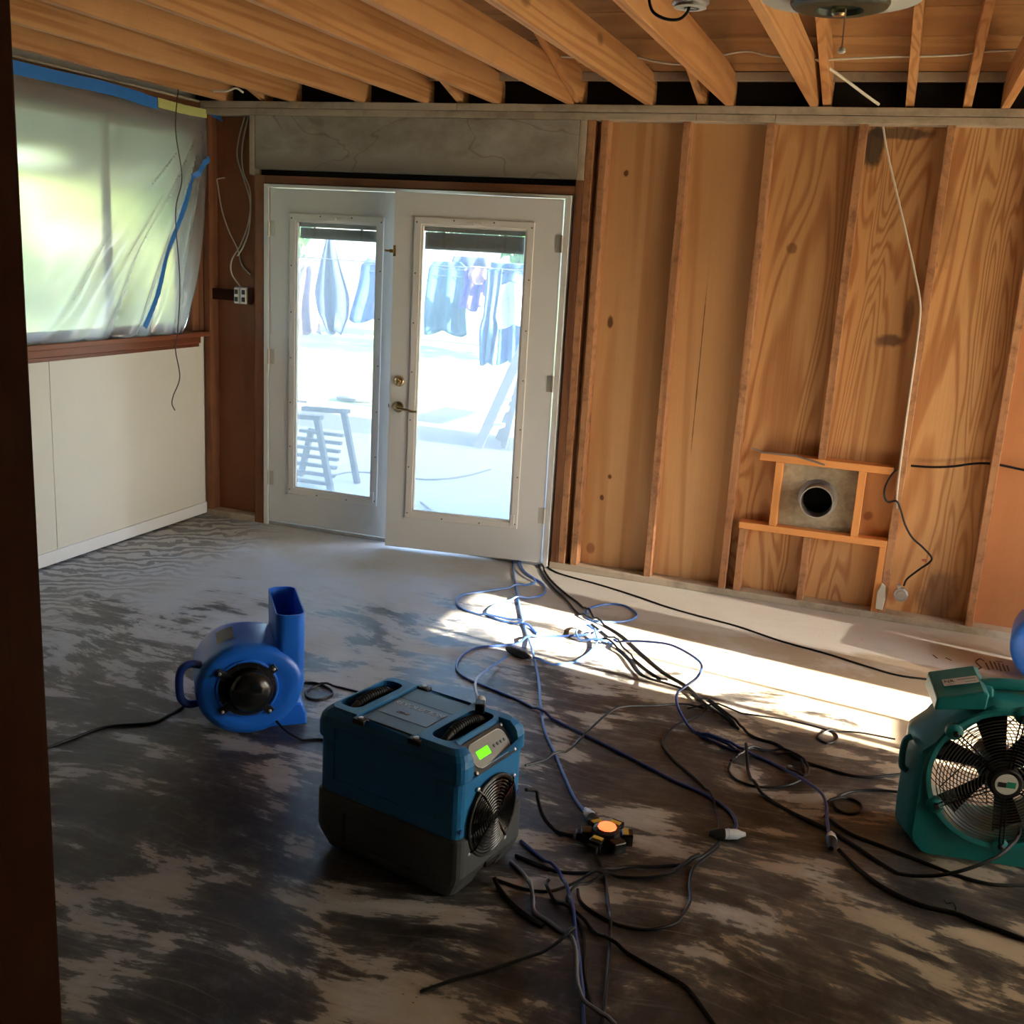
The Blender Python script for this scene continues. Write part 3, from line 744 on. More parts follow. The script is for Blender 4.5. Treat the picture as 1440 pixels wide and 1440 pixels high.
def cable(name, pts, r, mt, label, cat='cable', per=8, n=8, parent=None):
    o = obj(name, MB().tube(spline(pts, per), r, n), mt, parent, smooth=True)
    if not parent: tag(o, label, cat)
    return o
cable('hanging_wire', [wx(px, py, XL+.16) for px, py in ((251,92),(252,112),(247,180),(256,250),(247,300),(253,395),(250,465),(247,492),(253,530),(244,556),(242,568),(246,577))], .0032, 'wire_dark', 'thin dark wire dangling in front of the window and cream wall', 'wire')
yw = D+.055
cable('electrical_wire', [wy(px, py, yw) for px, py in ((344,165),(336,195),(334,222),(344,255),(352,285),(349,315),(338,345),(326,366),(326,385),(338,403))], .0042, 'wire_white', 'white electrical wire curving down to the outlet box by the door', 'wire')
cable('electrical_wire', [wy(px, py, yw-.022) for px, py in ((349,165),(341,205),(342,240),(352,270),(351,318),(343,345),(334,360))], .0042, 'wire_white', 'second white wire hanging from the plate beside the door', 'wire')
cable('electrical_wire', [wy(px, py, yw+.024) for px, py in ((316,250),(306,252),(306,258),(312,295),(322,325),(334,350),(340,372),(352,386))], .0042, 'wire_white', 'white wire stub sticking out of the brown plywood corner', 'wire')
# outlet box on its bracket
ob = thing('outlet_box', 'metal outlet box on a dark bracket beside the door frame', 'outlet', wy(341, 416, D+.02))
obj('bracket', MB().box(-.235, -.06, .005, .02, -.033, .033), 'darkjamb_x', ob)
obj('box_body', MB().box(-.058, .036, 0, .06, -.05, .05), 'galv', ob, bevel=.004)
for dx in (-.036, .014):
    rc_ = obj('receptacle', MB().box(dx-.016, dx+.016, -.012, 0, -.046, .046), 'white_plastic', ob, bevel=.004)
    for dzz in (-.022, .022):
        obj('socket_face', MB().box(dx-.012, dx+.012, -.014, -.011, dzz-.014, dzz+.014), 'rubber', rc_, bevel=.003)

# flue pipe in the blocked-out opening
c = Vector((-.289, D+.061, .585))
fp = thing('vent_pipe', 'round metal vent pipe stub inside the orange wood blocking', 'pipe', c)
prof = [(.080, 0), (.080, -.10), (.083, -.103), (.083, -.108), (.080, -.110), (.077, -.108), (.076, -.10), (.076, -.002)]
obj('pipe_wall', MB().lathe(prof, n=40, cap0=False, cap1=False), 'rust_pipe', fp, smooth=True)
obj('pipe_bore', MB().lathe([(.0755, -.006), (.0755, -.003)], n=40), 'hollow_black', fp)
obj('pipe_rim', MB().ring((0, -.108, 0), .081, .0035, n=40), 'galv', fp, smooth=True)
obj('collar', MB().lathe([(.081, -.004), (.10, -.004), (.10, 0), (.081, 0), (.081, -.004)], n=36, cap0=False, cap1=False), 'steel', fp)

# wires on the stud wall
yf = D-.008
cable('electrical_cable', [wy(px, py, yf) for px, py in ((1242,178),(1248,215),(1262,275),(1276,335),(1287,385),(1294,425),(1293,455),(1286,510),(1276,580),(1268,640),(1262,690),(1261,715))], .0048, 'wire_white', 'long white cable hanging down the stud right of the vent pipe', 'cable')
cable('electrical_cable', [wy(1281, 655, D+.05), wy(1310, 657, D+.05), wy(1340, 656, D+.05), wy(1372, 652, D+.05), wy(1400, 653, D+.05), wy(1445, 662, D+.05), wy(1520, 676, D+.05)], .006, 'cord_black', 'black cable running level across the right stud bays', 'cable')
cable('electrical_cable', [wy(px, py, yf-.012) for px, py in ((1262,660),(1254,668),(1245,685),(1244,698),(1249,706),(1261,705),(1267,718),(1273,738),(1283,756),(1298,770),(1310,784),(1306,792),(1294,800),(1276,814),(1271,824))], .0052, 'cord_black', 'black loose cable zigzagging down to the small metal box', 'cable')
jb = thing('junction_box', 'small round metal box hanging low from a black cable', 'junction box', wy(1267, 836, yf-.03))
obj('box_body', MB().lathe([(.030, -.016), (.036, -.014), (.036, .014), (.030, .016)], n=10), 'galv', jb)
obj('cover_plate', MB().lathe([(.002, -.022), (.024, -.021), (.027, -.016)], n=8), 'steel', jb)
obj('cable_clamp', MB().box(-.022, -.004, -.012, .012, .028, .05), 'galv', jb, bevel=.003)
wc_ = thing('wire_connector', 'tiny red wire connector on the zigzagging black cable', 'connector', wy(1300, 788, yf-.02))
obj('cap', MB().lathe([(.004, -.012), (.007, -.004), (.008, .008), (.003, .012)], axis='x', n=10), 'letter_rust', wc_)
pl_ = thing('torn_plaster', 'pale scrap of plasterboard stuck on the stud foot', 'plaster scrap', wy(1240, 838, D-.006))
obj('scrap', MB().prism([(-.022,-.07),(.012,-.075),(.02,-.01),(.012,.055),(-.008,.07),(-.024,.02)], -.010, .004), 'drywall', pl_, bevel=.003)
nb = thing('bent_bracket', 'bent dark metal strap on top of the vent blocking', 'bracket', wy(1140, 648, D-.006))
obj('strap', MB().tube([wy(1058, 630, D-.01)-nb.location, wy(1072, 636, D-.012)-nb.location, wy(1120, 641, D-.01)-nb.location, wy(1148, 650, D-.016)-nb.location, wy(1160, 654, D-.02)-nb.location], .005, 6), 'steel', nb)

# cable pinned along the joists near the back wall
zc, yc = 2.60, 5.22
def cz(px, py): return wy(px, py, yc)
cable('ceiling_cable', [cz(*p) for p in ((770,78),(800,80),(840,82),(890,80),(925,87),(955,90),(985,84),(1013,78),(1050,72),(1080,78),(1103,80),(1150,84),(1200,82),(1245,80),(1300,79),(1350,77),(1378,73),(1432,70),(1500,66))], .0055, 'wire_white', 'white cable strung level across the joists near the back wall', 'cable')
cable('ceiling_cable', [wy(1150, 84, yc+.02), wy(1165, 95, yc+.1), wy(1190, 113, yc+.2), wy(1215, 132, yc+.3), wy(1236, 147, D-.02)], .007, 'wire_white', 'white cable slanting from the joists down to the top plate', 'cable')
cable('ceiling_cable', [wy(300, 128, 5.3), wy(318, 128, 5.32), wy(332, 124, 5.35), wy(342, 130, 5.4)], .006, 'wire_white', 'short white cable stub in the ceiling corner above the window', 'cable')
cable('hanging_wire', [wy(px, py, 4.0) for px, py in ((770,-8),(775,10),(776,28),(775,34))], .0035, 'cord_black', 'black wire pair dangling from the ceiling joists', 'wire')
hc = thing('wire_connector', 'black wire connector dangling between the ceiling joists', 'connector', wy(775, 40, 4.0))
obj('cap', MB().lathe([(.003, .02), (.006, .014), (.007, -.008), (.005, -.02)], axis='z', n=10), 'rubber', hc)
obj('spare_lead', MB().tube(spline([(0, 0, .03), (-.014, 0, .015), (-.03, 0, -.002), (-.036, 0, -.012)], 4), .0022, 6), 'letter_rust', hc)
# ceiling junction box with cable loop
cb = thing('ceiling_box', 'grey metal ceiling box with a black cable loop', 'junction box', wy(972, -4, 3.62))
obj('box_body', MB().lathe([(.055, .02), (.06, .015), (.06, -.02), (.05, -.026)], axis='z', n=8), 'galv', cb)
obj('cover_ring', MB().lathe([(.050, -.024), (.052, -.032), (.030, -.034), (.028, -.026)], axis='z', n=20), 'fixture_white', cb, smooth=True)
obj('knockout', MB().ring((0, 0, -.034), .016, .004, 'z', 20, 6), 'steel', cb)
obj('cable_loop', MB().tube(spline([wy(p, q, 3.6)-cb.location for p, q in ((912,-8),(915,10),(922,20),(938,27),(955,27),(966,18),(970,8))], 6), .005, 8), 'cord_black', cb, smooth=True)
# round ceiling fixture
cf = thing('ceiling_fixture', 'round whitish ceiling fixture with a dark dish and pull chain', 'ceiling light', (-.262, 3.13, 2.415))
cf.scale = (.90, .90, .90)
prof = [(.05, .16), (.12, .14), (.18, .09), (.225, .045), (.235, .03), (.23, .022), (.20, .020), (.15, .016), (.135, .010)]
obj('pan', MB().lathe(prof, axis='z', n=48, cap0=True, cap1=False), 'fixture_white', cf, smooth=True)
obj('dark_dish', MB().lathe([(.140, .022), (.142, .008), (.135, -.003), (.11, -.010), (.07, -.012), (.066, .004), (.03, .010)], axis='z', n=40), 'fixture_dark', cf, smooth=True)
obj('canopy', MB().lathe([(.06, .30), (.06, .16)], axis='z', n=24), 'fixture_white', cf)
sk = obj('lamp_socket', MB().lathe([(.022, .005), (.022, -.02), (.016, -.026)], axis='z', n=16), 'brass', cf, smooth=True)
pc = obj('pull_chain', MB().tube([(.02, -.02, -.01), (.021, -.02, -.06), (.022, -.02, -.115)], .0022, 6), 'chain', cf)
obj('chain_pull', MB().lathe([(.003, .012), (.010, .008), (.012, -.002), (.008, -.006)], c=(.022, -.02, -.125), axis='z', n=12), 'white_plastic', pc)

# ================================================================== EQUIPMENT
def rrect(cx, cy, hx, hy, r, n=6):
    pts = []
    for sx_, sy_, a0 in ((1, 1, 0), (-1, 1, 90), (-1, -1, 180), (1, -1, 270)):
        for k in range(n+1):
            a = math.radians(a0+90*k/n)
            pts.append((cx+sx_*(hx-r)+r*math.cos(a), cy+sy_*(hy-r)+r*math.sin(a)))
    return pts

# ---- centrifugal air mover
def make_blower(label, loc, rz, handle=True, group='blue air movers'):
    b = thing('air_mover', label, 'air mover', loc, rz, group)
    zc = .190; d = .30
    def outline(ins):
        P = []; n = 64
        for k in range(n):
            a = 90+360*k/n                       # from top, counter-clockwise (to the left)
            g = k/n
            R = .150+.067*(g/.75)**1.3 if g < .75 else .150+.067*(.5+.5*math.cos(math.pi*(g-.75)/.25))
            R -= ins
            P.append((R*math.cos(math.radians(a)), zc+R*math.sin(math.radians(a))))
        return P
    loops = []
    for ins, yy in ((.075, .004), (.058, .000), (.030, .000), (.012, .008), (.002, .026), (0, .05), (0, d-.05), (.004, d-.02), (.02, d-.004), (.05, d)):
        loops.append([(x, yy, z) for x, z in outline(ins)])
    obj('housing', MB().loft(loops), 'blue_plastic', b, smooth=True)
    # outlet duct rising on the right
    lo = []
    def sec(z, hx, hy, cx, cy, r=.03): return [(x, y, z) for x, y in rrect(cx, cy, hx, hy, r)]
    lo += [sec(.14, .040, .130, .168, .155), sec(.20, .050, .142, .166, .158), sec(.30, .052, .150, .165, .163), sec(.440, .052, .168, .165, .172, .036), sec(.450, .052, .168, .165, .172, .036),
           sec(.450, .047, .163, .165, .172, .032), sec(.44, .046, .162, .165, .172, .032), sec(.30, .045, .142, .165, .163), sec(.26, .044, .138, .165, .162)]
    obj('outlet_duct', MB().loft(lo), 'blue_plastic', b, smooth=True)
    g = MB()
    for k in range(4): g.tube([(.122+.022*k+.01, .03, .335), (.122+.022*k+.01, .30, .335)], .0022, 6)
    for k in range(5): g.tube([(.120, .05+.055*k, .332), (.21, .05+.055*k, .332)], .0022, 6)
    obj('outlet_guard', g, 'wire_guard', b)
    # duct lip seam and base block
    obj('base_block', MB().prism([(.06, .0), (.232, .0), (.230, .045), (.215, .085), (.17, .09), (.10, .03)], .06, d-.02), 'blue_plastic', b, bevel=.008)
    obj('side_rib', MB().box(.214, .222, .10, .20, .12, .27), 'blue_plastic', b, bevel=.004)
    obj('knob', MB().lathe([(.012, 0), (.014, .006), (.010, .014)], c=(.217, .22, .23), axis='x', n=14), 'rubber', b, smooth=True)
    # intake recess with motor
    cx, cz_ = .012, zc-.004
    obj('intake_recess', MB().lathe([(.102, -.002), (.102, .003)], c=(cx, -.001, cz_), n=40), 'hollow_black', b)
    obj('intake_lip', MB().ring((cx, -.001, cz_), .104, .006, n=48, m=8), 'blue_plastic', b, smooth=True)
    mt_ = obj('motor', MB().lathe([(.078, -.002), (.078, -.030), (.072, -.044), (.056, -.058), (.031, -.067), (.0005, -.070)], c=(cx+.012, 0, cz_-.002), n=36), 'motor_black', b, smooth=True)
    obj('motor_label', MB().box(cx-.035, cx+.03, -.0575, -.0560, cz_+.014, cz_+.034, Matrix.Translation((cx, -.0, cz_)) @ Matrix.Rotation(math.radians(-28), 4, 'Y') @ Matrix.Translation((-cx, 0, -cz_))), 'cord_grey', mt_)
    gd = MB()
    for R in (.086, .092, .098): gd.ring((cx, -.010, cz_), R, .0018, n=48, m=5)
    for k in range(8):
        a = math.radians(45*k+20)
        gd.tube([(cx+.082*math.cos(a), -.012, cz_+.082*math.sin(a)), (cx+.104*math.cos(a), -.006, cz_+.104*math.sin(a))], .002, 5)
    obj('intake_guard', gd, 'wire_guard', b)
    for a in (145, 222, 38, -48):
        M = Matrix.Translation((cx, 0, cz_)) @ Matrix.Rotation(-math.radians(a), 4, 'Y')
        br = obj('motor_bracket', MB().box(.068, .126, -.012, -.001, -.014, .014, M), 'rubber', b, bevel=.003)
        obj('bracket_bolt', MB().lathe([(.006, 0), (.006, -.006), (.003, -.008)], c=M @ Vector((.116, -.012, 0)), n=8), 'galv', br)
    if handle:
        hp = spline([(-.145, .06, .262), (-.178, .055, .270), (-.205, .05, .258), (-.217, .05, .225), (-.217, .05, .165), (-.208, .05, .135), (-.185, .055, .118), (-.145, .06, .120)], 6)
        obj('handle', MB().tube(hp, .0145, 12), 'blue_plastic_dusty', b, smooth=True)
    obj('top_label', MB().loft([[(R*math.cos(a), y, zc+R*math.sin(a)) for a in [math.radians(100+4*k) for k in range(9)] for R in (.1545,)] for y in (.10, .22)], closed=False, cap0=False, cap1=False), 'cord_grey', b)
    return b
BL = (-2.02, 3.02, 0)
blower = make_blower('blue snail-shaped air mover with its outlet pointing up', BL, .66)
blower2 = make_blower('blue air mover cut off by the right edge, behind the teal fan', (.805, 4.97, 0), -.12, handle=False)

# ---- dehumidifier
DH = (-1.147, 2.613, 0); DA = -.227; L, W, HH = .52, .332, .446
dh = thing('dehumidifier', 'blue and grey box dehumidifier with a green display', 'dehumidifier', DH, DA)
def boxloop(z, hx, hy, r=.03, n=4): return [(x, y, z) for x, y in rrect(0, 0, hx, hy, r, n)]
hx, hy = L/2, W/2
lower = obj('lower_housing', MB().loft([boxloop(.008, hx-.030, hy-.016), boxloop(.055, hx-.006, hy-.002), boxloop(.075, hx, hy), boxloop(.185, hx, hy), boxloop(.190, hx-.010, hy-.010), boxloop(.20, hx-.010, hy-.010)]), 'dehu_grey', dh)
def cutter(x0, x1, y0, y1, z0, z1, M=None, r=None):
    if r:
        mbc = MB().loft([[(x, y, z) for x, y in rrect((x0+x1)/2, (y0+y1)/2, (x1-x0)/2, (y1-y0)/2, r, 4)] for z in (z0, z1)], M=M)
    else: mbc = MB().box(x0, x1, y0, y1, z0, z1, M)
    return obj('cutter', mbc, None, dh)
lowcut = [cutter(.16, .36, -.045, .065, -.01, .050), cutter(-.15, .15, -.30, -hy+.010, .05, .14)]
boolean_cut(lower, lowcut)
upper = obj('upper_housing', MB().loft([boxloop(.188, hx-.012, hy-.008), boxloop(.193, hx-.009, hy-.004), boxloop(.352, hx-.009, hy-.004), boxloop(.360, hx, hy), boxloop(.402, hx, hy), boxloop(.420, hx-.004, hy-.004), boxloop(.434, hx-.014, hy-.012), boxloop(HH, hx-.030, hy-.026)]), 'teal_blue', dh)
Mp = Matrix.Translation((hx-.030, 0, .398)) @ Matrix.Rotation(math.radians(50), 4, 'Y')
cuts = [cutter(-.226, -.152, -.112, .112, .385, .55, r=.028), cutter(.106, .184, -.112, .112, .385, .55, r=.028),
        cutter(-.125, .080, -hy-.02, hy+.02, .4345, .55), cutter(-.19, .17, -hy-.05, -hy+.007, .235, .395),
        cutter(-.085, .085, -.108, .108, 0.0, .10, Mp)]
boolean_cut(upper, cuts)
for o_ in (upper, lower):
    bv = o_.modifiers.new('bevel', 'BEVEL'); bv.width = .004; bv.segments = 2; bv.limit_method = 'ANGLE'; bv.angle_limit = math.radians(35)
tp = obj('top_panel', MB().box(-.120, .076, -.130, .130, .433, .4395), 'dehu_top', dh, bevel=.002)
obj('name_plate', MB().box(-.108, .068, -.072, .030, .4390, .4405), 'dehu_label', tp, bevel=.001)
obj('panel_seam', MB().box(-.120, .076, .044, .047, .4394, .4400), 'rubber', tp)
Mt = Matrix.Translation((-.020, .010, .4410))
text_mesh('name_lettering', 'REVOLUTION', .0285, 'letter_white', tp, Mt)
text_mesh('model_lettering', 'LGR-X', .015, 'letter_rust', tp, Matrix.Translation((-.04, -.040, .4410)))
for x0 in (-.128, .070):
    for y0 in (-hy+.006, hy-.032):
        lt = obj('latch', MB().box(x0, x0+.042, y0, y0+.026, .427, .4430), 'rubber', dh, bevel=.003)
        obj('latch_screw', MB().lathe([(.0085, 0), (.0085, .003), (.004, .0042)], c=(x0+.021, y0+.013, .4430), axis='z', n=12), 'galv', lt, smooth=True)
for x0, lift in ((-.189, -.004), (.145, .004)):
    hp = spline([(x0, -.100, .400), (x0, -.090, .422+lift), (x0, -.055, .440+lift), (x0, 0, .446+lift), (x0, .055, .440+lift), (x0, .090, .422+lift), (x0, .100, .400)], 6)
    hd = obj('handle', MB().tube(hp, .0125, 12), 'rubber', dh, smooth=True)
    rb = MB()
    for k in range(13):
        yy = -.06+.01*k; rb.ring((x0, yy, .4455+lift-.006*(yy/.06)**2), .0128, .0022, 'y', 14, 5)
    obj('grip_rib', rb, 'cord_black', hd, smooth=True)
    obj('pocket_floor', MB().box(x0-.034, x0+.034, -.108, .108, .3845, .3865), 'hollow_black', dh)
cp = obj('control_panel', MB().loft([[(x, y, z) for x, y in rrect(0, 0, .046, .100, .012, 4)] for z in (.0, .006)], M=Mp), 'rubber', dh)
obj('panel_face', MB().loft([[(x, y, z) for x, y in rrect(0, 0, .037, .088, .028, 6)] for z in (.006, .0085)], M=Mp), 'panel_grey', cp)
obj('panel_outline', MB().tube([Mp @ Vector((x, y, .0088)) for x, y in rrect(0, 0, .035, .086, .027, 6)], .0011, 5, closed=True), 'panel_line', cp)
obj('display_screen', MB().box(-.011, .013, -.060, -.004, .0085, .0095, Mp), 'lcd', cp)
for sx_, sy_ in ((-1, -1), (1, -1), (-1, 1), (1, 1)):
    obj('panel_screw', MB().lathe([(.0048, 0), (.0048, .003), (.002, .004)], axis='z', n=10, M=Mp @ Matrix.Translation((.039*sx_, .094*sy_, .006))), 'galv', cp)
for k in range(4):
    obj('panel_button', MB().lathe([(.005, 0), (.004, .003)], axis='z', n=10, M=Mp @ Matrix.Translation((.0, .02+.017*k, .0085))), 'dehu_label', cp)
# fan grille on the end face
gx, gz = hx-.006, .210
FG = MB().lathe([(.112, 0), (.112, .003)], c=(gx-.002, -.004, gz), axis='x', n=44)
obj('fan_opening', FG, 'hollow_black', dh)
obj('grille_rim', MB().ring((gx+.006, -.004, gz), .115, .0052, 'x', 52, 8), 'rubber', dh, smooth=True)
g = MB()
for k in range(11): g.ring((gx+.016-.0008*k, -.004, gz), .016+.0093*k, .0021, 'x', 44, 5)
gr = obj('fan_grille', g, 'motor_black', dh, smooth=True)
for a in (35, 125, 215, 305):
    ca, sa = math.cos(math.radians(a)), math.sin(math.radians(a))
    obj('grille_spoke', MB().tube([(gx+.014, -.004+.014*ca, gz+.014*sa), (gx+.014, -.004+.108*ca, gz+.108*sa), (gx+.004, -.004+.127*ca, gz+.127*sa)], .0026, 6), 'motor_black', gr)
    obj('grille_eyelet', MB().lathe([(.0062, 0), (.0062, .006), (.003, .008)], c=(gx, -.004+.131*ca, gz+.131*sa), axis='x', n=10), 'galv', gr)
fbm = MB()
for k in range(5):
    M = Matrix.Translation((gx-.0, -.004, gz)) @ Matrix.Rotation(math.radians(72*k+10), 4, 'X')
    fbm.add([(.003, .02, -.014), (.003, .098, -.034), (.011, .100, .028), (.009, .02, .014)], [(0, 1, 2, 3)], M)
fbm.lathe([(.030, .002), (.030, .010), (.012, .012)], c=(gx, -.004, gz), axis='x', n=20)
obj('fan_blades', fbm, 'cord_grey', dh)
for yy in (-hy+.022, hy-.022):
    obj('corner_screw', MB().lathe([(.007, -.001), (.007, .0015), (.003, .002)], c=(hx-.009, yy, .215), axis='x', n=10), 'cord_navy', dh)
obj('base_latch', MB().box(hx-.03, hx+.004, -.03, .03, .055, .075), 'rubber', dh, bevel=.003)
for sx_ in (-1, 1):
    for sy_ in (-1, 1):
        obj('foot', MB().lathe([(.018, 0), (.022, .014)], c=(sx_*(hx-.07), sy_*(hy-.06), 0), axis='z', n=14), 'rubber', dh)

# ---- teal axial fan
FA = .16
fan = thing('axial_fan', 'teal round floor fan with wire guard and top handle', 'fan', (.474, 3.285, 0), FA)
zc = .288; RI = .212; dpt = .27
def oct_r(a, hw, ht, hb, cut, cutb):
    """outer silhouette radius at angle a: chamfered rectangle"""
    ca, sa = math.cos(a), math.sin(a); best = 9
    for nx, nz, dd in ((1, 0, hw), (-1, 0, hw), (0, 1, ht), (0, -1, hb)):
        q = ca*nx+sa*nz
        if q > 1e-6: best = min(best, dd/q)
    for nx, nz, dd in ((1, 1, hw+ht-cut), (-1, 1, hw+ht-cut), (1, -1, hw+hb-cutb), (-1, -1, hw+hb-cutb)):
        q = ca*nx+sa*nz
        if q > 1e-6: best = min(best, dd/q)
    return best
fan.scale = (.97, .97, .97)
NA = 96; A = [2*math.pi*(k+.5)/NA for k in range(NA)]
def oloop(y, grow, cut=.19, cutb=.045): return [(oct_r(a, .255+grow, .245+grow, .288, cut, cutb)*math.cos(a), y, zc+oct_r(a, .255+grow, .245+grow, .288, cut, cutb)*math.sin(a)) for a in A]
def cloop(y, R): return [(R*math.cos(a), y, zc+R*math.sin(a)) for a in A]
lp = [cloop(.03, RI), cloop(.004, RI+.004), cloop(0, RI+.012), cloop(.0, RI+.020), cloop(.006, RI+.026), [tuple(Vector(p)*.5+Vector(q)*.5) for p, q in zip(cloop(.010, RI+.027), oloop(.010, -.012))], oloop(.010, -.012), oloop(.020, -.002), oloop(.06, .004), oloop(.13, .022), oloop(.20, .010), oloop(dpt-.012, -.002), oloop(dpt, -.014), cloop(dpt, RI+.01), cloop(dpt-.03, RI), cloop(.03, RI)]
obj('housing', MB().loft(lp, cap0=False, cap1=False), 'fan_teal', fan, smooth=True)
# corner bosses on the front ring
for k, a in enumerate((140, 85, 30, -25, -85, -150)):
    ca, sa = math.cos(math.radians(a)), math.sin(math.radians(a))
    bo = obj('guard_boss', MB().lathe([(.026, .014), (.026, -.004), (.020, -.009)], c=((RI+.010)*ca, 0, zc+(RI+.010)*sa), n=18), 'fan_teal', fan, smooth=True)
    obj('bolt', MB().lathe([(.010, 0), (.010, -.008), (.006, -.011)], c=((RI+.006)*ca, -.009, zc+(RI+.006)*sa), n=10), 'rubber', bo)
g = MB()
for k in range(17): g.ring((0, -.012+.0006*k, zc), .040+.0102*k, .0017, 'y', 56, 5)
gg = obj('front_guard', g, 'wire_guard', fan, smooth=True)
for a in (140, 85, 30, -25, -85, -150):
    ca, sa = math.cos(math.radians(a)), math.sin(math.radians(a)); px_, pz_ = -sa*.006, ca*.006
    s_ = MB()
    for q in (-1, 1): s_.tube([(.05*ca+q*px_, -.015, zc+.05*sa+q*pz_), ((RI-.003)*ca+q*px_, -.008, zc+(RI-.003)*sa+q*pz_)], .0024, 6)
    obj('guard_spoke', s_, 'motor_black', gg)
g = MB()
for k in range(13): g.ring((0, dpt-.012, zc), .045+.0135*k, .0019, 'y', 48, 5)
for k in range(8):
    a = math.radians(45*k+10); g.tube([(.04*math.cos(a), dpt-.010, zc+.04*math.sin(a)), (RI*math.cos(a), dpt-.010, zc+RI*math.sin(a))], .0024, 6)
obj('rear_guard', g, 'wire_guard', fan, smooth=True)
for k in range(6):
    M = Matrix.Translation((0, .085, zc)) @ Matrix.Rotation(math.radians(60*k+14), 4, 'Y')
    pr = []
    for i in range(6):
        r_ = .045+.031*i; wd = .030+.0045*i; tw = math.radians(42-4.5*i)
        pr.append([(r_, q*wd*math.sin(tw)*1.0+e, q*wd*math.cos(tw)) for q, e in ((-1, -.0015), (1, -.0015), (1, .0015), (-1, .0015))])
    obj('fan_blade', MB().loft(pr, M=M), 'motor_black', fan)
obj('motor', MB().lathe([(.055, .04), (.062, .06), (.062, .19), (.05, .20)], c=(0, 0, zc), n=28), 'motor_black', fan, smooth=True)
hb = obj('hub', MB().lathe([(.050, .04), (.050, -.012), (.044, -.019), (.0005, -.020)], c=(0, 0, zc), n=32), 'rubber', fan, smooth=True)
obj('hub_badge', MB().lathe([(.034, -.019), (.034, -.0215), (.0005, -.022)], c=(0, 0, zc), n=32), 'fan_label', hb)
obj('badge_green', MB().box(0, .026, -.0232, -.0222, zc-.010, zc+.010), 'green_print', hb)
obj('badge_black', MB().box(-.026, -.001, -.0232, -.0222, zc-.010, zc+.006), 'black_print', hb)
# control head and handle on top
obj('control_head', MB().loft([[(-.235, .015, .487), (-.085, .015, .508), (-.082, .015, .560), (-.10, .015, .566), (-.232, .015, .528)], [(-.235, .19, .500), (-.085, .19, .525), (-.082, .19, .582), (-.10, .19, .588), (-.232, .19, .55)]]), 'fan_teal', fan, bevel=.006)
Ml = Matrix.Translation((-.155, .085, .5655)) @ Matrix.Rotation(math.radians(-15.5), 4, 'Y') @ Matrix.Rotation(math.radians(7.2), 4, 'X')
lb = obj('head_label', MB().box(-.052, .052, -.020, .020, .002, .0035, Ml), 'fan_label', fan)
text_mesh('label_lettering', 'NR', .022, 'black_print', lb, Ml @ Matrix.Translation((-.033, .003, .0038)))
obj('label_print', MB().box(-.008, .046, .004, .010, .0035, .0042, Ml).box(.012, .046, -.013, -.009, .0035, .0042, Ml).box(-.045, -.022, -.016, -.013, .0035, .0042, Ml), 'panel_grey', lb)
hp = spline([(-.10, .10, .555), (-.04, .10, .568), (.04, .10, .571), (.12, .10, .566), (.20, .10, .545), (.245, .10, .505), (.26, .10, .46)], 6)
obj('carry_handle', MB().tube(hp, .019, 12), 'fan_teal', fan, smooth=True)
obj('handle_post', MB().prism([(-.10, .48), (-.05, .50), (-.06, .565), (-.10, .565)], .06, .14), 'fan_teal', fan, bevel=.008)
obj('side_catch', MB().tube(spline([(-.272, .09, .36), (-.288, .09, .345), (-.292, .09, .30), (-.288, .09, .255), (-.272, .09, .24)], 5), .011, 8), 'fan_teal', fan, smooth=True)
obj('foot_rail', MB().box(-.125, .125, .02, dpt-.02, -.0, .006), 'rubber', fan)

# ---- six-way power hub
hubp = fl(852, 1186)
hub = thing('power_hub', 'black power distribution hub with a glowing orange centre', 'power hub', (hubp.x, hubp.y, 0), .3)
obj('base', MB().lathe([(.062, .004), (.066, .010), (.060, .030), (.040, .034)], axis='z', n=12), 'rubber', hub)
cr = obj('crown', MB().lathe([(.046, .028), (.043, .050), (.030, .056)], axis='z', n=12), 'rubber', hub)
obj('lamp', MB().lathe([(.030, .055), (.028, .060), (.012, .062)], axis='z', n=10), 'hub_orange', cr)
for k in range(6):
    M = Matrix.Rotation(math.radians(60*k), 4, 'Z')
    lo_ = obj('outlet_block', MB().box(.045, .080, -.021, .021, .006, .044, M), 'motor_black', hub, bevel=.004)
    if k in (0, 1, 2, 4): obj('outlet_trim', MB().box(.050, .066, -.016, .016, .044, .047, M), 'hub_yellow', lo_)
for k, a in enumerate((120, 180, 240)):
    M = Matrix.Rotation(math.radians(a), 4, 'Z')
    obj('lead_clip', MB().box(.080, .094, -.016, .016, .010, .036, M), 'cord_black', hub, bevel=.004)

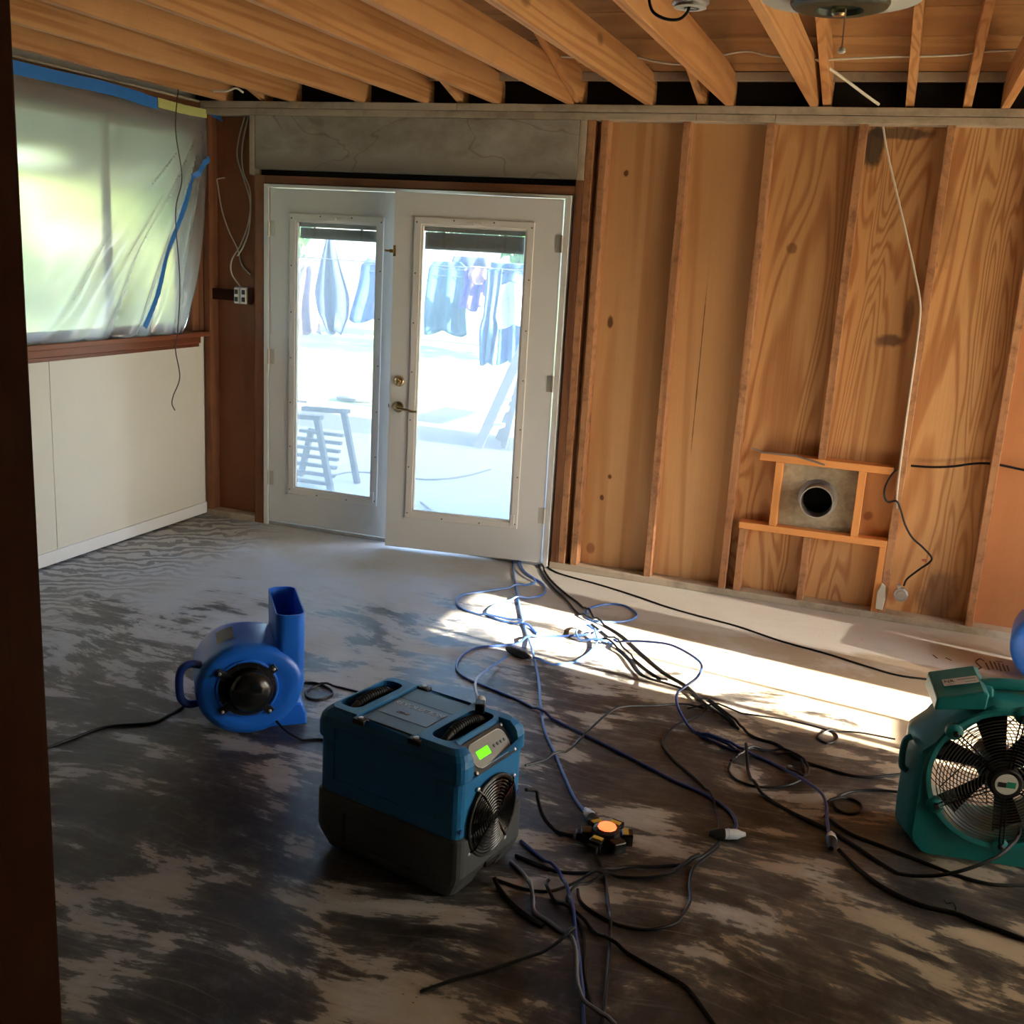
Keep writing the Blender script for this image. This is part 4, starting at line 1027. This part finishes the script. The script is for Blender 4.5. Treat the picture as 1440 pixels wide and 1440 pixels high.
# ================================================================== CORDS ON THE FLOOR
def zA(x, y): return (600+x/3.2727, 760+y/3.2727)
def zB(x, y): return (640+x/3.0, 1080+y/3.0)
def zC(x, y): return (960+x/3.0, 900+y/3.0)
def zD(x, y): return (200+x/4.5, 780+y/4.5)
LAID = {}                                             # samples of the cords already lying on the floor
def cord(pts, r, mt, label, cat='cord', f=None, lift=None, per=6, name='power_cable', z0=0.0):
    P = []
    for i, p in enumerate(pts):
        px, py = f(*p[:2]) if f else p[:2]
        P.append(fl(px, py, r+(p[2] if len(p) > 2 else 0.0)))
    Q = spline(P, 10); S = [Q[0]]
    for q in Q[1:]:                                   # even spacing of about 12 mm
        while (q-S[-1]).length > .012: S.append(S[-1]+(q-S[-1]).normalized()*.012)
    for i, p in enumerate(S):                         # climb over whatever lies there already
        kx, ky = int(p.x//.03), int(p.y//.03)
        for dx in (-1, 0, 1):
            for dy in (-1, 0, 1):
                for q, rq in LAID.get((kx+dx, ky+dy), ()):
                    if (q-p).xy.length < (r+rq)*1.25+.006 and abs(q.z-p.z) < r+rq+.0008: p.z = q.z+r+rq+.0008
        # own earlier turns
        for j in range(0, i-8):
            q = S[j]
            if (q-p).xy.length < r*2.5+.004 and abs(q.z-p.z) < 2*r+.0006: p.z = q.z+2*r+.0006
    for rng in (range(1, len(S)), range(len(S)-2, -1, -1)):
        st_ = 1 if rng.step > 0 else -1
        for i in rng: S[i].z = max(S[i].z, S[i-st_].z-.0042)
    for p in S: LAID.setdefault((int(p.x//.03), int(p.y//.03)), []).append((p.copy(), r))
    return tag(obj(name, MB().tube(S, r, 8), mt, smooth=True), label, cat)
def fx(fn, lst): return [(*fn(*p[:2]), *p[2:]) for p in lst]
RB, RK = .0056, .0046
EX = 'extension_cord'
# blue extension cords
cord(fx(zA, [(396,70),(402,150),(420,260),(440,360),(465,440),(487,510,.012),(515,640),(525,760),(545,880),(590,980),(632,1080),(680,1185),(730,1250)]), RB, 'cord_blue', 'light blue extension cord running straight from the door to the power hub', 'extension cord', name=EX, z0=.010)
cord(fx(zA, [(430,75),(436,120),(470,160),(530,195),(548,225),(530,252),(470,264),(400,272),(320,295),(280,322),(285,345),(340,368),(420,385),(480,402),(512,432)]), RB, 'cord_blue', 'blue cord making a tight bend just inside the open door', 'extension cord', name=EX)
cord(fx(zA, [(420,80),(428,130),(470,168),(500,190),(470,203),(380,218),(250,236),(165,250),(138,278),(160,312),(240,340),(330,362),(400,378),(450,398)]), RB, 'cord_blue', 'blue cord sweeping left in a wide loop near the door', 'extension cord', name=EX)
cord(fx(zA, [(800,412,.02),(740,432,.012),(640,440),(500,445),(420,475),(330,485),(240,492),(170,525),(138,575),(155,615),(220,652),(320,692),(450,748),(540,800),(700,882),(830,945),(1000,1032),(1150,1110),(1280,1168),(1390,1240),(1425,1300),(1412,1345)]), RB, 'cord_navy', 'long dark blue cord crossing the floor to a clear plug', 'extension cord', name=EX, z0=.004)
cord(fx(zA, [(243,742,.455),(228,700,.42),(224,660,.25),(238,628,.10),(290,588,.03),(372,532)]), RB*.9, 'cord_blue', 'short blue cord rising from a black connector to the dehumidifier top', 'extension cord', name=EX)
cord(fx(zA, [(490,560),(560,570),(630,568),(690,555),(750,515),(785,465,.012),(770,415,.02),(735,388,.025),(695,405,.02),(690,440,.01),(730,468),(800,478),(860,468)]), RB, 'cord_blue', 'bright blue cord coiled in the sun patch', 'extension cord', name=EX, z0=.006)
cord(fx(zA, [(735,330),(760,308),(840,293),(910,300),(960,330),(965,352),(920,370),(850,376),(780,372),(740,355),(732,332)]), RB, 'cord_blue', 'blue cord lying in a closed ring by the back wall', 'extension cord', name=EX, z0=.004)
cord(fx(zA, [(860,468),(920,464,.03),(1000,465,.07),(1120,480,.10),(1220,530,.12),(1266,575,.12),(1245,630,.11),(1185,680,.08),(1148,735,.04),(1160,800,.015),(1225,872),(1330,932),(1440,972)])+fx(zC, [(60,400),(190,452),(300,485),(420,540),(510,590,.02),(580,640,.03),(605,690,.03),(610,760,.02),(618,830,.012)]), RB, 'cord_navy', 'blue cord arching over the sun patch and on towards the teal fan', 'extension cord', name=EX, z0=.005)
# black and grey cords
cord(fx(zA, [(520,100),(560,125),(620,155),(800,205),(960,255),(1120,310),(1280,355),(1440,398)])+[(1100,902),(1165,920),(1222,938),(1265,950),(1330,960),(1400,985)], RK, 'cord_black', 'thin black cord running along the foot of the stud wall')
cord(fx(zA, [(512,105),(540,165),(590,225),(640,270),(690,330),(735,358),(770,375)]), .0052, 'cord_black', 'black cord in the bundle coming in under the door')
cord(fx(zA, [(525,110),(570,180),(640,245),(700,290),(760,350),(805,382),(900,440),(1000,530),(1100,612),(1200,672),(1280,750),(1370,812),(1440,870)])+fx(zC, [(95,258),(190,335),(300,408),(400,440),(480,498),(600,540),(750,577),(905,568),(1000,560)]), .0052, 'cord_black', 'black cord running from the door across the sunlight to the teal fan', z0=.006)
cord(fx(zA, [(770,450),(870,490),(940,550),(1000,622),(1130,665),(1200,692),(1260,742),(1300,770)]), RK, 'cord_grey', 'grey cord slanting through the sun patch')
cord(fx(zA, [(760,385),(830,440),(930,525),(1020,600),(1110,655)]), RK, 'cord_black', 'short black cord beside the coil in the sun patch', z0=.003)
cord(fx(zA, [(455,1035,.01),(560,1005),(660,960),(740,880,.01),(830,800,.03),(900,765,.04),(1050,760,.02),(1180,752,.01),(1290,775)]), RK, 'cord_grey', 'thin grey cord curving away from behind the dehumidifier', z0=.010)
cord(fx(zA, [(1290,772),(1260,800),(1215,820),(1150,850),(1100,895),(1090,945),(1140,1010),(1220,1080),(1290,1150),(1320,1210),(1345,1280),(1347,1370)])+fx(zB, [(1110,330),(1060,375),(1005,425),(988,490),(992,560),(960,620),(925,655),(830,680),(730,672),(640,640),(535,570),(516,505)]), RK, 'cord_grey', 'grey cord looping down to the clear plug and back under the hub')
cord(fx(zB, [(300,92,.09),(335,105,.06),(346,140,.03),(345,185),(370,232),(420,265),(470,280),(512,286)]), .0062, 'cord_black', 'thick black lead from the dehumidifier to the power hub')
cord(fx(zB, [(578,352,.01),(610,395),(630,450),(645,560),(655,660),(648,800),(635,950),(622,1060),(615,1140)]), RK, 'cord_grey', 'grey cord hanging straight down the picture from the power hub', z0=.010)
cord(fx(zB, [(255,368),(340,402),(440,438),(600,440),(720,416),(850,415),(1000,402),(1060,372),(1118,322)]), .0052, 'cord_black', 'black cord from under the dehumidifier to the clear plug')
cord(fx(zB, [(175,472),(300,512),(400,520),(480,496),(560,460),(650,456),(780,462),(870,450),(960,420),(1030,388)]), RK, 'cord_black', 'black cord waving below the power hub', z0=.004)
cord(fx(zB, [(655,466),(560,486),(505,512),(472,548),(490,600),(540,690),(545,760),(546,850),(560,940),(578,1005)]), RK, 'cord_black', 'black cord twisting along the blue cord at the bottom')
cord(fx(zB, [(395,472),(384,490),(392,525),(430,568),(500,612),(600,700),(720,776),(850,850),(960,912),(1010,962),(1062,1035),(1110,1110)]), .0052, 'cord_black', 'black cord slanting to the bottom edge right of centre')
cord(fx(zB, [(165,478),(230,560),(330,642),(385,672)]), .0065, 'cord_black', 'thick black cord stub at the foot of the dehumidifier')
cord(fx(zB, [(278,308),(340,360),(400,410),(450,470),(482,560),(500,650),(520,800),(535,950),(545,1120)]), RB, 'cord_navy', 'dark blue cord leaving at the bottom edge', 'extension cord', name=EX, z0=.008)
cord(fx(zB, [(235,398),(295,455),(328,540),(335,608),(395,648),(470,712),(508,800),(512,930),(540,1000),(600,1040),(690,1095)]), .0062, 'tube_clear', 'clear plastic drain hose snaking to the bottom edge', 'hose', name='drain_hose', z0=.002)
cord(fx(zB, [(500,712),(440,755),(310,796),(150,850),(0,892),(-160,950)]), RK, 'cord_black', 'black cord running left across the dark floor at the bottom')
ring = [(200,520),(194,552),(230,592),(320,620),(430,615),(502,585),(512,540),(470,490),(400,466),(310,472),(230,492),(202,520)]
cord(fx(zC, ring), RK, 'cord_black', 'black cord coiled in a ring on the floor left of the teal fan')
cord(fx(zC, [(230,500),(300,478),(390,478),(470,500),(520,535),(530,560),(505,590),(440,560),(452,540),(500,545)]), RK, 'cord_grey', 'grey cord coil lying inside the black ring', z0=.008)
cord(fx(zC, [(262,480),(270,520),(290,590),(340,652),(450,722),(600,792),(720,862),(850,950),(980,1020),(1130,1052),(1290,1046),(1365,1005,.01),(1395,940,.05),(1410,860,.12),(1425,780,.20)]), .0058, 'cord_black', 'black power cord curving up onto the front of the teal fan', z0=.004)
cord(fx(zC, [(600,742),(700,812),(850,872),(1000,930),(1150,990),(1300,1030),(1440,1036),(1560,1040)]), .0055, 'cord_black', 'black cord passing below the teal fan to the right edge')
cord(fx(zC, [(660,885,.006),(720,945),(800,1012),(900,1072),(1020,1122),(1150,1152),(1250,1192),(1440,1262),(1560,1300)]), .0070, 'cord_black', 'thick black cord from the plug to the lower right edge')
cord(fx(zC, [(930,642),(800,632),(700,642),(640,675),(650,712),(700,733),(752,722),(750,690),(700,668),(640,680),(610,690)]), RK, 'cord_black', 'small black cord loop close to the side of the teal fan')
cord(fx(zC, [(20,290),(130,300),(250,310),(430,335),(560,365),(640,392),(652,418),(612,436),(570,412),(592,390),(650,386),(750,391),(905,420)]), .0036, 'cord_grey', 'thin grey cord with a tiny loop in front of the fan')
cord(fx(zD, [(262,962),(240,974),(160,1020),(50,1066)])+[(150,1022),(108,1036),(62,1054),(20,1075)], .0052, 'cord_black', 'black cord running left from the blue air mover')
cord(fx(zD, [(960,830),(1010,812),(1100,812),(1185,848),(1202,885),(1120,916),(1045,902),(1040,862),(1110,832),(1200,830),(1340,862),(1440,890)]), .0046, 'cord_grey', 'grey cord loop between the air mover and dehumidifier')
cord(fx(zD, [(712,978,.11),(745,1015,.06),(790,1060,.02),(900,1150),(1000,1172),(1110,1166),(1200,1180)]), .0046, 'cord_grey', 'grey motor lead trailing from the front of the air mover')

# plugs and connectors
def plug(label, px, py, ang, mt='plug_clear', mt2='rubber', ln=.055, name='power_plug', cat='plug', z=.0):
    p = fl(px, py)
    o = thing(name, label, cat, (p.x, p.y, z), ang)
    obj('plug_body', MB().lathe([(.007, -ln/2-.012), (.010, -ln/2), (.016, -ln/4), (.017, ln/2)], c=(0, 0, .0172), axis='x', n=14), mt, o, smooth=True)
    obj('socket_end', MB().lathe([(.018, ln/2), (.018, ln/2+.012), (.014, ln/2+.034), (.008, ln/2+.05)], c=(0, 0, .0182), axis='x', n=14), mt2, o, smooth=True)
    obj('ring_rib', MB().ring((ln/4, 0, .0172), .0165, .002, 'x', 16, 5), mt, o)
    return o
plug('clear blue plug going into the power hub', 828, 1152, -.95, ln=.045)
plug('clear plug joined to a black one at the end of the navy cord', 1030, 1180, 3.55)
plug('clear cord end with a black plug near the lower right', 1168, 1185, -1.5, ln=.04)
plug('black in-line connector on the blue cord behind the dehumidifier', 733, 925, 2.75, 'rubber', 'rubber', .08)
p = Vector((DH[0], DH[1], 0)) + Matrix.Rotation(DA, 3, 'Z') @ Vector((.112, .130, 0))
o = thing('power_plug', 'clear plug with black clip resting on the dehumidifier lid', 'plug', (p.x, p.y, .4435), 1.9)
obj('plug_body', MB().lathe([(.006, -.03), (.013, -.018), (.015, .02)], c=(0, 0, .016), axis='x', n=14), 'plug_clear', o, smooth=True)
obj('clip', MB().box(-.045, -.008, -.014, .014, 0, .03), 'rubber', o, bevel=.004)
ct = fl(1343, 1285)
o = thing('cable_tie', 'black cable tie with loose tail on the thick cord', 'cable tie', (ct.x, ct.y, .006))
obj('band', MB().ring((0, 0, .008), .011, .002, 'x', 14, 5), 'rubber', o)
obj('tail', MB().tube(spline([(0, .009, .01), (-.008, .018, .016), (-.022, .022, .008), (-.03, .03, .012)], 4), .002, 6), 'rubber', o)

# ================================================================== OUTSIDE
gz = -.12
grd = tag(obj('ground_lawn', MB().box(-45, 30, D+.17, 60, gz-.2, gz-.03).box(-45, XL-.17, -20, D+.17, gz-.2, gz-.03).box(XR+.13, 30, -20, D+.17, gz-.2, gz-.03), 'lawn'), 'sunlit dry lawn outside the glazed doors', 'lawn', kind='structure')
tag(obj('ground_patio', MB().box(-9, 4, D+.165, 9.55, gz-.2, gz), 'patio'), 'concrete patio slab outside the glazed doors', 'patio', kind='structure')
tag(obj('ground_gravel', MB().box(-12, 4, 9.56, 11.2, gz-.2, gz-.012), 'gravel'), 'strip of gravel between patio and lawn', 'gravel', kind='structure')
for i, (px, py, lab) in enumerate(((428, 563, 'dark flat stone on the gravel at the left edge of the left pane'), (497, 561, 'dark flat stone on the gravel in the middle of the left pane'), (463, 577, 'small grey stone between the two dark stones'))):
    p = fl(px, py, gz); n = 11
    lp = [[((.26 if i < 2 else .15)*q*(1+.2*math.sin(3*a+i))*math.cos(a), .16*q*(1+.15*math.cos(2*a))*math.sin(a), h) for a in [2*math.pi*k/n for k in range(n)]] for q, h in ((.9, 0), (1, .03), (.8, .06), (.2, .07))]
    tag(obj('stepping_stone', MB().loft(lp), 'stone_dark', loc=(p.x, p.y, gz-.012)), lab, 'stone')

blocker = thing('patio_blocker', 'unseen added wing of the house standing right of the patio', 'sun blocker', (5.0, 7.1, gz))  # out-of-view mass added so that the patio lies in shade
obj('blocker_wall', MB().box(-2.3, 2.0, -1.25, 1.3, 0, 4.2), 'siding', blocker)
obj('blocker_roof', MB().prism([(-2.6, 4.2), (2.3, 4.2), (-.15, 5.0)], -1.5, 1.6), 'roofing', blocker)

# clothes line with washing
YC = 10.9
for x, lab in ((-9.5, 'metal post at the far left end of the clothes line'), (-1.0, 'metal post at the right end of the clothes line')):
    cl = thing('clothes_post', lab, 'post', (x, YC, gz))
    obj('crossarm', MB().box(-.03, .03, -.85, .45, 1.62, 1.84), 'ladder_metal', cl)
    obj('pole', MB().lathe([(.04, -.08), (.035, 2.1)], axis='z', n=10), 'ladder_metal', cl)
def garment(name, label, cat, mt, x0, x1, z0, z1, prof, seed, y=YC):
    """cloth hanging from the line; prof: list of (height fraction from the top, left, right) in fractions of the width"""
    n, mrow = 22, 16; fr_, bk = [], []
    w_ = x1-x0; cx = (x0+x1)/2
    def pr(v):
        for (a, l0, r0), (b, l1, r1) in zip(prof[:-1], prof[1:]):
            if a <= v <= b:
                q = (v-a)/(b-a+1e-9); return l0+(l1-l0)*q, r0+(r1-r0)*q
        return prof[-1][1:]
    vs = []; fs = []
    for j in range(mrow+1):
        v = j/mrow; l, r = pr(v)
        for i in range(n+1):
            u = i/n; x = x0+(l+(r-l)*u)*w_
            zz = z1-(z1-z0)*v + .03*math.sin(9*u+seed)*v
            yy = .05*math.sin(13*u+seed)*(.3+.7*v)+.03*math.sin(5*v+seed*2)
            vs.append((x-cx, yy, zz-z1))
    for j in range(mrow):
        for i in range(n):
            a = j*(n+1)+i; fs.append((a, a+1, a+n+2, a+n+1))
    o = obj(name, MB().add(vs, fs), mt, smooth=True, loc=(cx, y, z1))
    sm_ = o.modifiers.new('thick', 'SOLIDIFY'); sm_.thickness = .012
    return tag(o, label, cat, 'washing on the clothes line')
def gpx(name, label, cat, mt, px0, px1, py0, py1, prof, seed, y=YC):
    a = wy(px0, py0, y); b = wy(px1, py1, y)
    return garment(name, label, cat, mt, a.x, b.x, b.z, a.z, prof, seed, y)
SHIRT = [(0, .30, .70), (.10, .12, .88), (.35, .08, .92), (1, .0, 1.0)]
gpx('shirt', 'pale lilac shirt hanging at the left of the clothes line', 'shirt', 'cloth_lilac', 414, 448, 372, 470, SHIRT, 1)
gpx('dress', 'tall slate blue garment hanging in a narrow peak', 'garment', 'cloth_navy', 440, 490, 328, 470, [(0, .44, .56), (.15, .34, .66), (.6, .02, .98), (.8, .08, .95), (1, .45, .75)], 2, YC-.22)
gpx('jacket', 'blue jacket hanging at the right of the left pane', 'jacket', 'cloth_blue', 495, 560, 362, 455, [(0, .35, .8), (.12, .2, .95), (1, .0, 1)], 3)
gpx('shirt', 'wide teal blue shirt at the left of the right pane', 'shirt', 'cloth_teal', 598, 658, 366, 472, [(0, .2, .75), (.08, .08, .92), (1, .05, 1)], 4)
gpx('jacket', 'dark navy top hanging behind the teal shirt', 'jacket', 'cloth_navy', 634, 690, 360, 398, [(0, .1, .9), (1, 0, 1)], 5, YC+.25)
gpx('shirt', 'violet shirt in the middle of the right pane', 'shirt', 'cloth_purple', 650, 682, 378, 436, [(0, .1, .9), (1, 0, 1)], 6, YC-.22)
gpx('shirt', 'pink top next to the violet shirt', 'shirt', 'cloth_pink', 656, 690, 374, 398, [(0, .1, .9), (1, .1, 1)], 7, YC-.45)
gpx('shirt', 'white shirt with dark collar at the right end', 'shirt', 'cloth_white', 688, 742, 388, 462, [(0, .05, .95), (1, 0, 1)], 8)
gpx('jacket', 'navy jacket shoulder above the white shirt', 'jacket', 'cloth_denim', 686, 748, 368, 402, [(0, .1, .9), (1, 0, 1)], 9, YC-.22)
gpx('trousers', 'long denim trouser leg hanging below the white shirt', 'trousers', 'cloth_denim', 682, 702, 376, 512, [(0, .1, .9), (.5, .15, .8), (.6, .0, 1), (1, .1, .7)], 10, YC-.70)
gpx('trousers', 'blue trousers hanging in front of the ladder', 'trousers', 'cloth_blue', 706, 742, 372, 514, [(0, .1, .9), (1, 0, 1)], 11, YC+.25)

for yy, lab in ((YC, 'second farthest rope of the clothes line, holding the teal shirt'), (YC-.22, 'middle rope of the clothes line, holding the slate garment'), (YC-.45, 'rope of the clothes line holding the pink top'), (YC-.70, 'nearest rope of the clothes line, holding a denim trouser leg'), (YC+.25, 'farthest rope of the clothes line, behind the shirts')):
    zz = min(o.location.z for o in sc.objects if o.get('group') == 'washing on the clothes line' and abs(o.location.y-yy) < .02)-.02-gz
    tag(obj('clothes_line', MB().tube([(-9.47, yy, zz+.03+gz), (-5.3, yy, zz+gz), (-1.03, yy, zz+.03+gz)], .004, 6), 'rope'), lab, 'clothes line', 'clothes line ropes')
# stepladder
f1, f2 = fl(672, 630, gz), fl(708, 628, gz)
lad = thing('step_ladder', 'brown step ladder leaning on the gravel behind the right pane', 'ladder', (f1.x, f1.y, gz))
T1 = wy(752, 452, f1.y)-lad.location; T1.z += .0
B1 = Vector((0, 0, 0)); B2 = Vector((.02, .55, 0)); T2 = T1+Vector((.0, .36, 0))
C1 = f2-lad.location; C1.z = 0
def bar(p, q, w_, h_):
    p, q = Vector(p), Vector(q); t_ = (q-p).normalized(); s_ = Vector((0, 1, 0)); u_ = t_.cross(s_).normalized()
    return MB().loft([[e+u_*a+s_*b for a, b in ((-w_, -h_), (w_, -h_), (w_, h_), (-w_, h_))] for e in (p, q)])
for a_, b_ in ((B1, T1), (B2, T2)): obj('rail', bar(a_, b_, .045, .02), 'ladder_metal', lad)
for a_, b_ in ((C1, C1+(T1-C1)*.92), (C1+Vector((0, .5, 0)), T1+Vector((0, .4, 0)))): obj('rear_rail', bar(a_, b_, .03, .015), 'ladder_metal', lad)
for k in range(1, 7):
    p = B1.lerp(T1, k/7); obj('step', MB().box(p.x-.05, p.x+.05, p.y, p.y+.5, p.z-.012, p.z+.012), 'vinyl_white', lad)
for k in range(1, 3):
    p = C1.lerp(T1, k/5); q = B1.lerp(T1, k/5); obj('brace', MB().box(q.x, p.x, min(p.y, q.y), min(p.y, q.y)+.02, p.z-.015, p.z+.015), 'vinyl_white', lad)

# dark slatted chair on the patio
p = fl(466, 694, gz)
ch = thing('slatted_chair', 'dark slatted chair standing outside behind the left pane', 'chair', (p.x, p.y, gz))
tpx = wy(446, 590, p.y)-ch.location
for dy_ in (0, .42):
    obj('leg', bar((0, dy_, 0), (tpx.x, dy_, tpx.z), .022, .018), 'chair_dark', ch)
    obj('leg', bar((-.52, dy_, 0), (-.42, dy_, .40), .022, .018), 'chair_dark', ch)
    obj('arm', bar((-.50, dy_, tpx.z), (tpx.x+.04, dy_, tpx.z+.015), .016, .03), 'chair_dark', ch)
for k in range(7):
    zz = .06+.055*k; xx = tpx.x*zz/tpx.z
    obj('slat', MB().box(-.48, xx, .02+.05*k, .06+.05*k, zz-.012, zz+.012), 'chair_dark', ch)
cable('garden_hose', [fl(px, py, gz+.01) for px, py in ((470,668),(490,664),(515,664),(545,668),(600,674),(650,670),(690,660))], .008, 'stone_dark', 'dark hose lying across the patio outside', 'hose')
cable('garden_hose', [fl(px, py, gz+.008) for px, py in ((592,706),(600,712),(612,722),(618,727))], .008, 'stone_dark', 'short dark hose end just outside the right pane', 'hose')

# trees and hedges
def foliage(name, label, c, rx, ry, rz_, n, mt, size, trunk=None, group=None, cat='tree'):
    t_ = thing(name, label, cat, (c[0], c[1], gz), 0, group)
    rnd = random.Random(int(c[0]*31+c[1]*17)); vs = []; fs = []
    for k in range(n):
        while True:
            q = Vector((rnd.uniform(-1, 1), rnd.uniform(-1, 1), rnd.uniform(-1, 1)))
            if .45 < q.length < 1 and rnd.random() < .35+q.length*.65: break
        p_ = Vector((q.x*rx*(1+.2*math.sin(5*q.z+3*q.x)), q.y*ry, c[2]-gz+q.z*rz_*(1+.15*math.sin(6*q.x))))
        if p_.z < .02: p_.z = .02+rnd.random()*.1
        e = Euler((rnd.uniform(0, 6), rnd.uniform(0, 6), rnd.uniform(0, 6))).to_matrix(); s_ = size*rnd.uniform(.6, 1.3); b_ = len(vs)
        vs += [p_+e @ Vector(v) for v in ((-s_, 0, 0), (0, -s_*.5, s_*.1), (s_, 0, 0), (0, s_*.5, s_*.1))]; fs.append((b_, b_+1, b_+2, b_+3))
    f_ = obj('foliage', MB().add(vs, fs), mt, t_); f_['kind'] = 'stuff'
    if trunk: obj('trunk', MB().lathe([(trunk, 0), (trunk*.7, c[2]-gz)], axis='z', n=10), 'trunk', t_)
    return t_
foliage('leafy_tree', 'leafy tree beyond the washing, behind the left pane', (-11.3, 17, 3.0), 2.1, 1.6, 1.8, 3500, 'leaf_mid', .13, .14, 'trees beyond the lawn')
foliage('leafy_tree', 'broad leafy tree beyond the washing, behind the right pane', (-7.3, 20.5, 3.2), 2.2, 1.2, 1.7, 3500, 'leaf_mid', .13, .14, 'trees beyond the lawn')
foliage('leafy_tree', 'green tree at the right end beyond the washing', (-4.2, 17.5, 2.8), 1.8, 1.4, 1.5, 3000, 'leaf_mid', .12, .12, 'trees beyond the lawn')
# garden seen through the plastic sheet
foliage('garden_hedge', 'pale green hedge blurred behind the plastic sheet', (-18.5, 20.5, 1.3), 1.2, 7.0, 1.9, 6000, 'leaf_pale', .22, None, None, 'hedge')
foliage('flowering_bush', 'yellow bush glowing through the plastic sheet', (-15.6, 18.2, .75), .7, .7, 1.1, 1500, 'leaf_yellow', .12, None, None, 'bush')
foliage('flowering_bush', 'second yellow bush nearer the window corner, behind plastic', (-14.2, 19.6, .6), .5, .5, 1.0, 1200, 'leaf_yellow', .12, None, None, 'bush')
pcv = thing('porch_cover', 'dark porch roof outside the plastic-covered window', 'porch', (-6.2, 5.9, gz))
obj('porch_roof', MB().box(-.95, 1.95, -5.5, 4.1, 2.47, 2.55), 'roofing', pcv)
for k in range(6): obj('porch_rafter', MB().box(-.95, 1.95, -5.2+1.8*k, -5.15+1.8*k, 2.37, 2.47), 'brown_x', pcv)
obj('porch_beam', MB().box(-.95, -.85, -5.5, 4.1, 2.26, 2.37), 'brown_y', pcv)
for k in (-5.3, 3.9): obj('porch_post', MB().box(-.95, -.85, k, k+.1, 0, 2.26), 'brown_z', pcv)

# scribbled marker strokes on the pale floor strip near the right edge
mk = MB()
for (a, b), (c_, d_) in (((1372,930),(1378,926)),((1378,926),(1384,930)),((1372,931),(1380,939)),((1380,939),(1374,942)),((1386,932),(1391,942)),((1392,930),(1397,941)),((1398,931),(1403,942)),((1400,930),(1410,931)),((1404,932),(1408,944)),((1410,934),(1414,944)),((1416,936),(1419,944)),((1330,925),(1338,929)),((1312,921),(1318,926))):
    p, q = fl(a, b), fl(c_, d_); t_ = (q-p).normalized(); n_ = Vector((-t_.y, t_.x, 0))*.004
    mk.loft([[p+n_, p-n_, p-n_+Vector((0, 0, .0008)), p+n_+Vector((0, 0, .0008))], [q+n_, q-n_, q-n_+Vector((0, 0, .0008)), q+n_+Vector((0, 0, .0008))]])
mo = obj('marker_scribble', mk, 'black_print', floor_o); mo['kind'] = 'stuff'
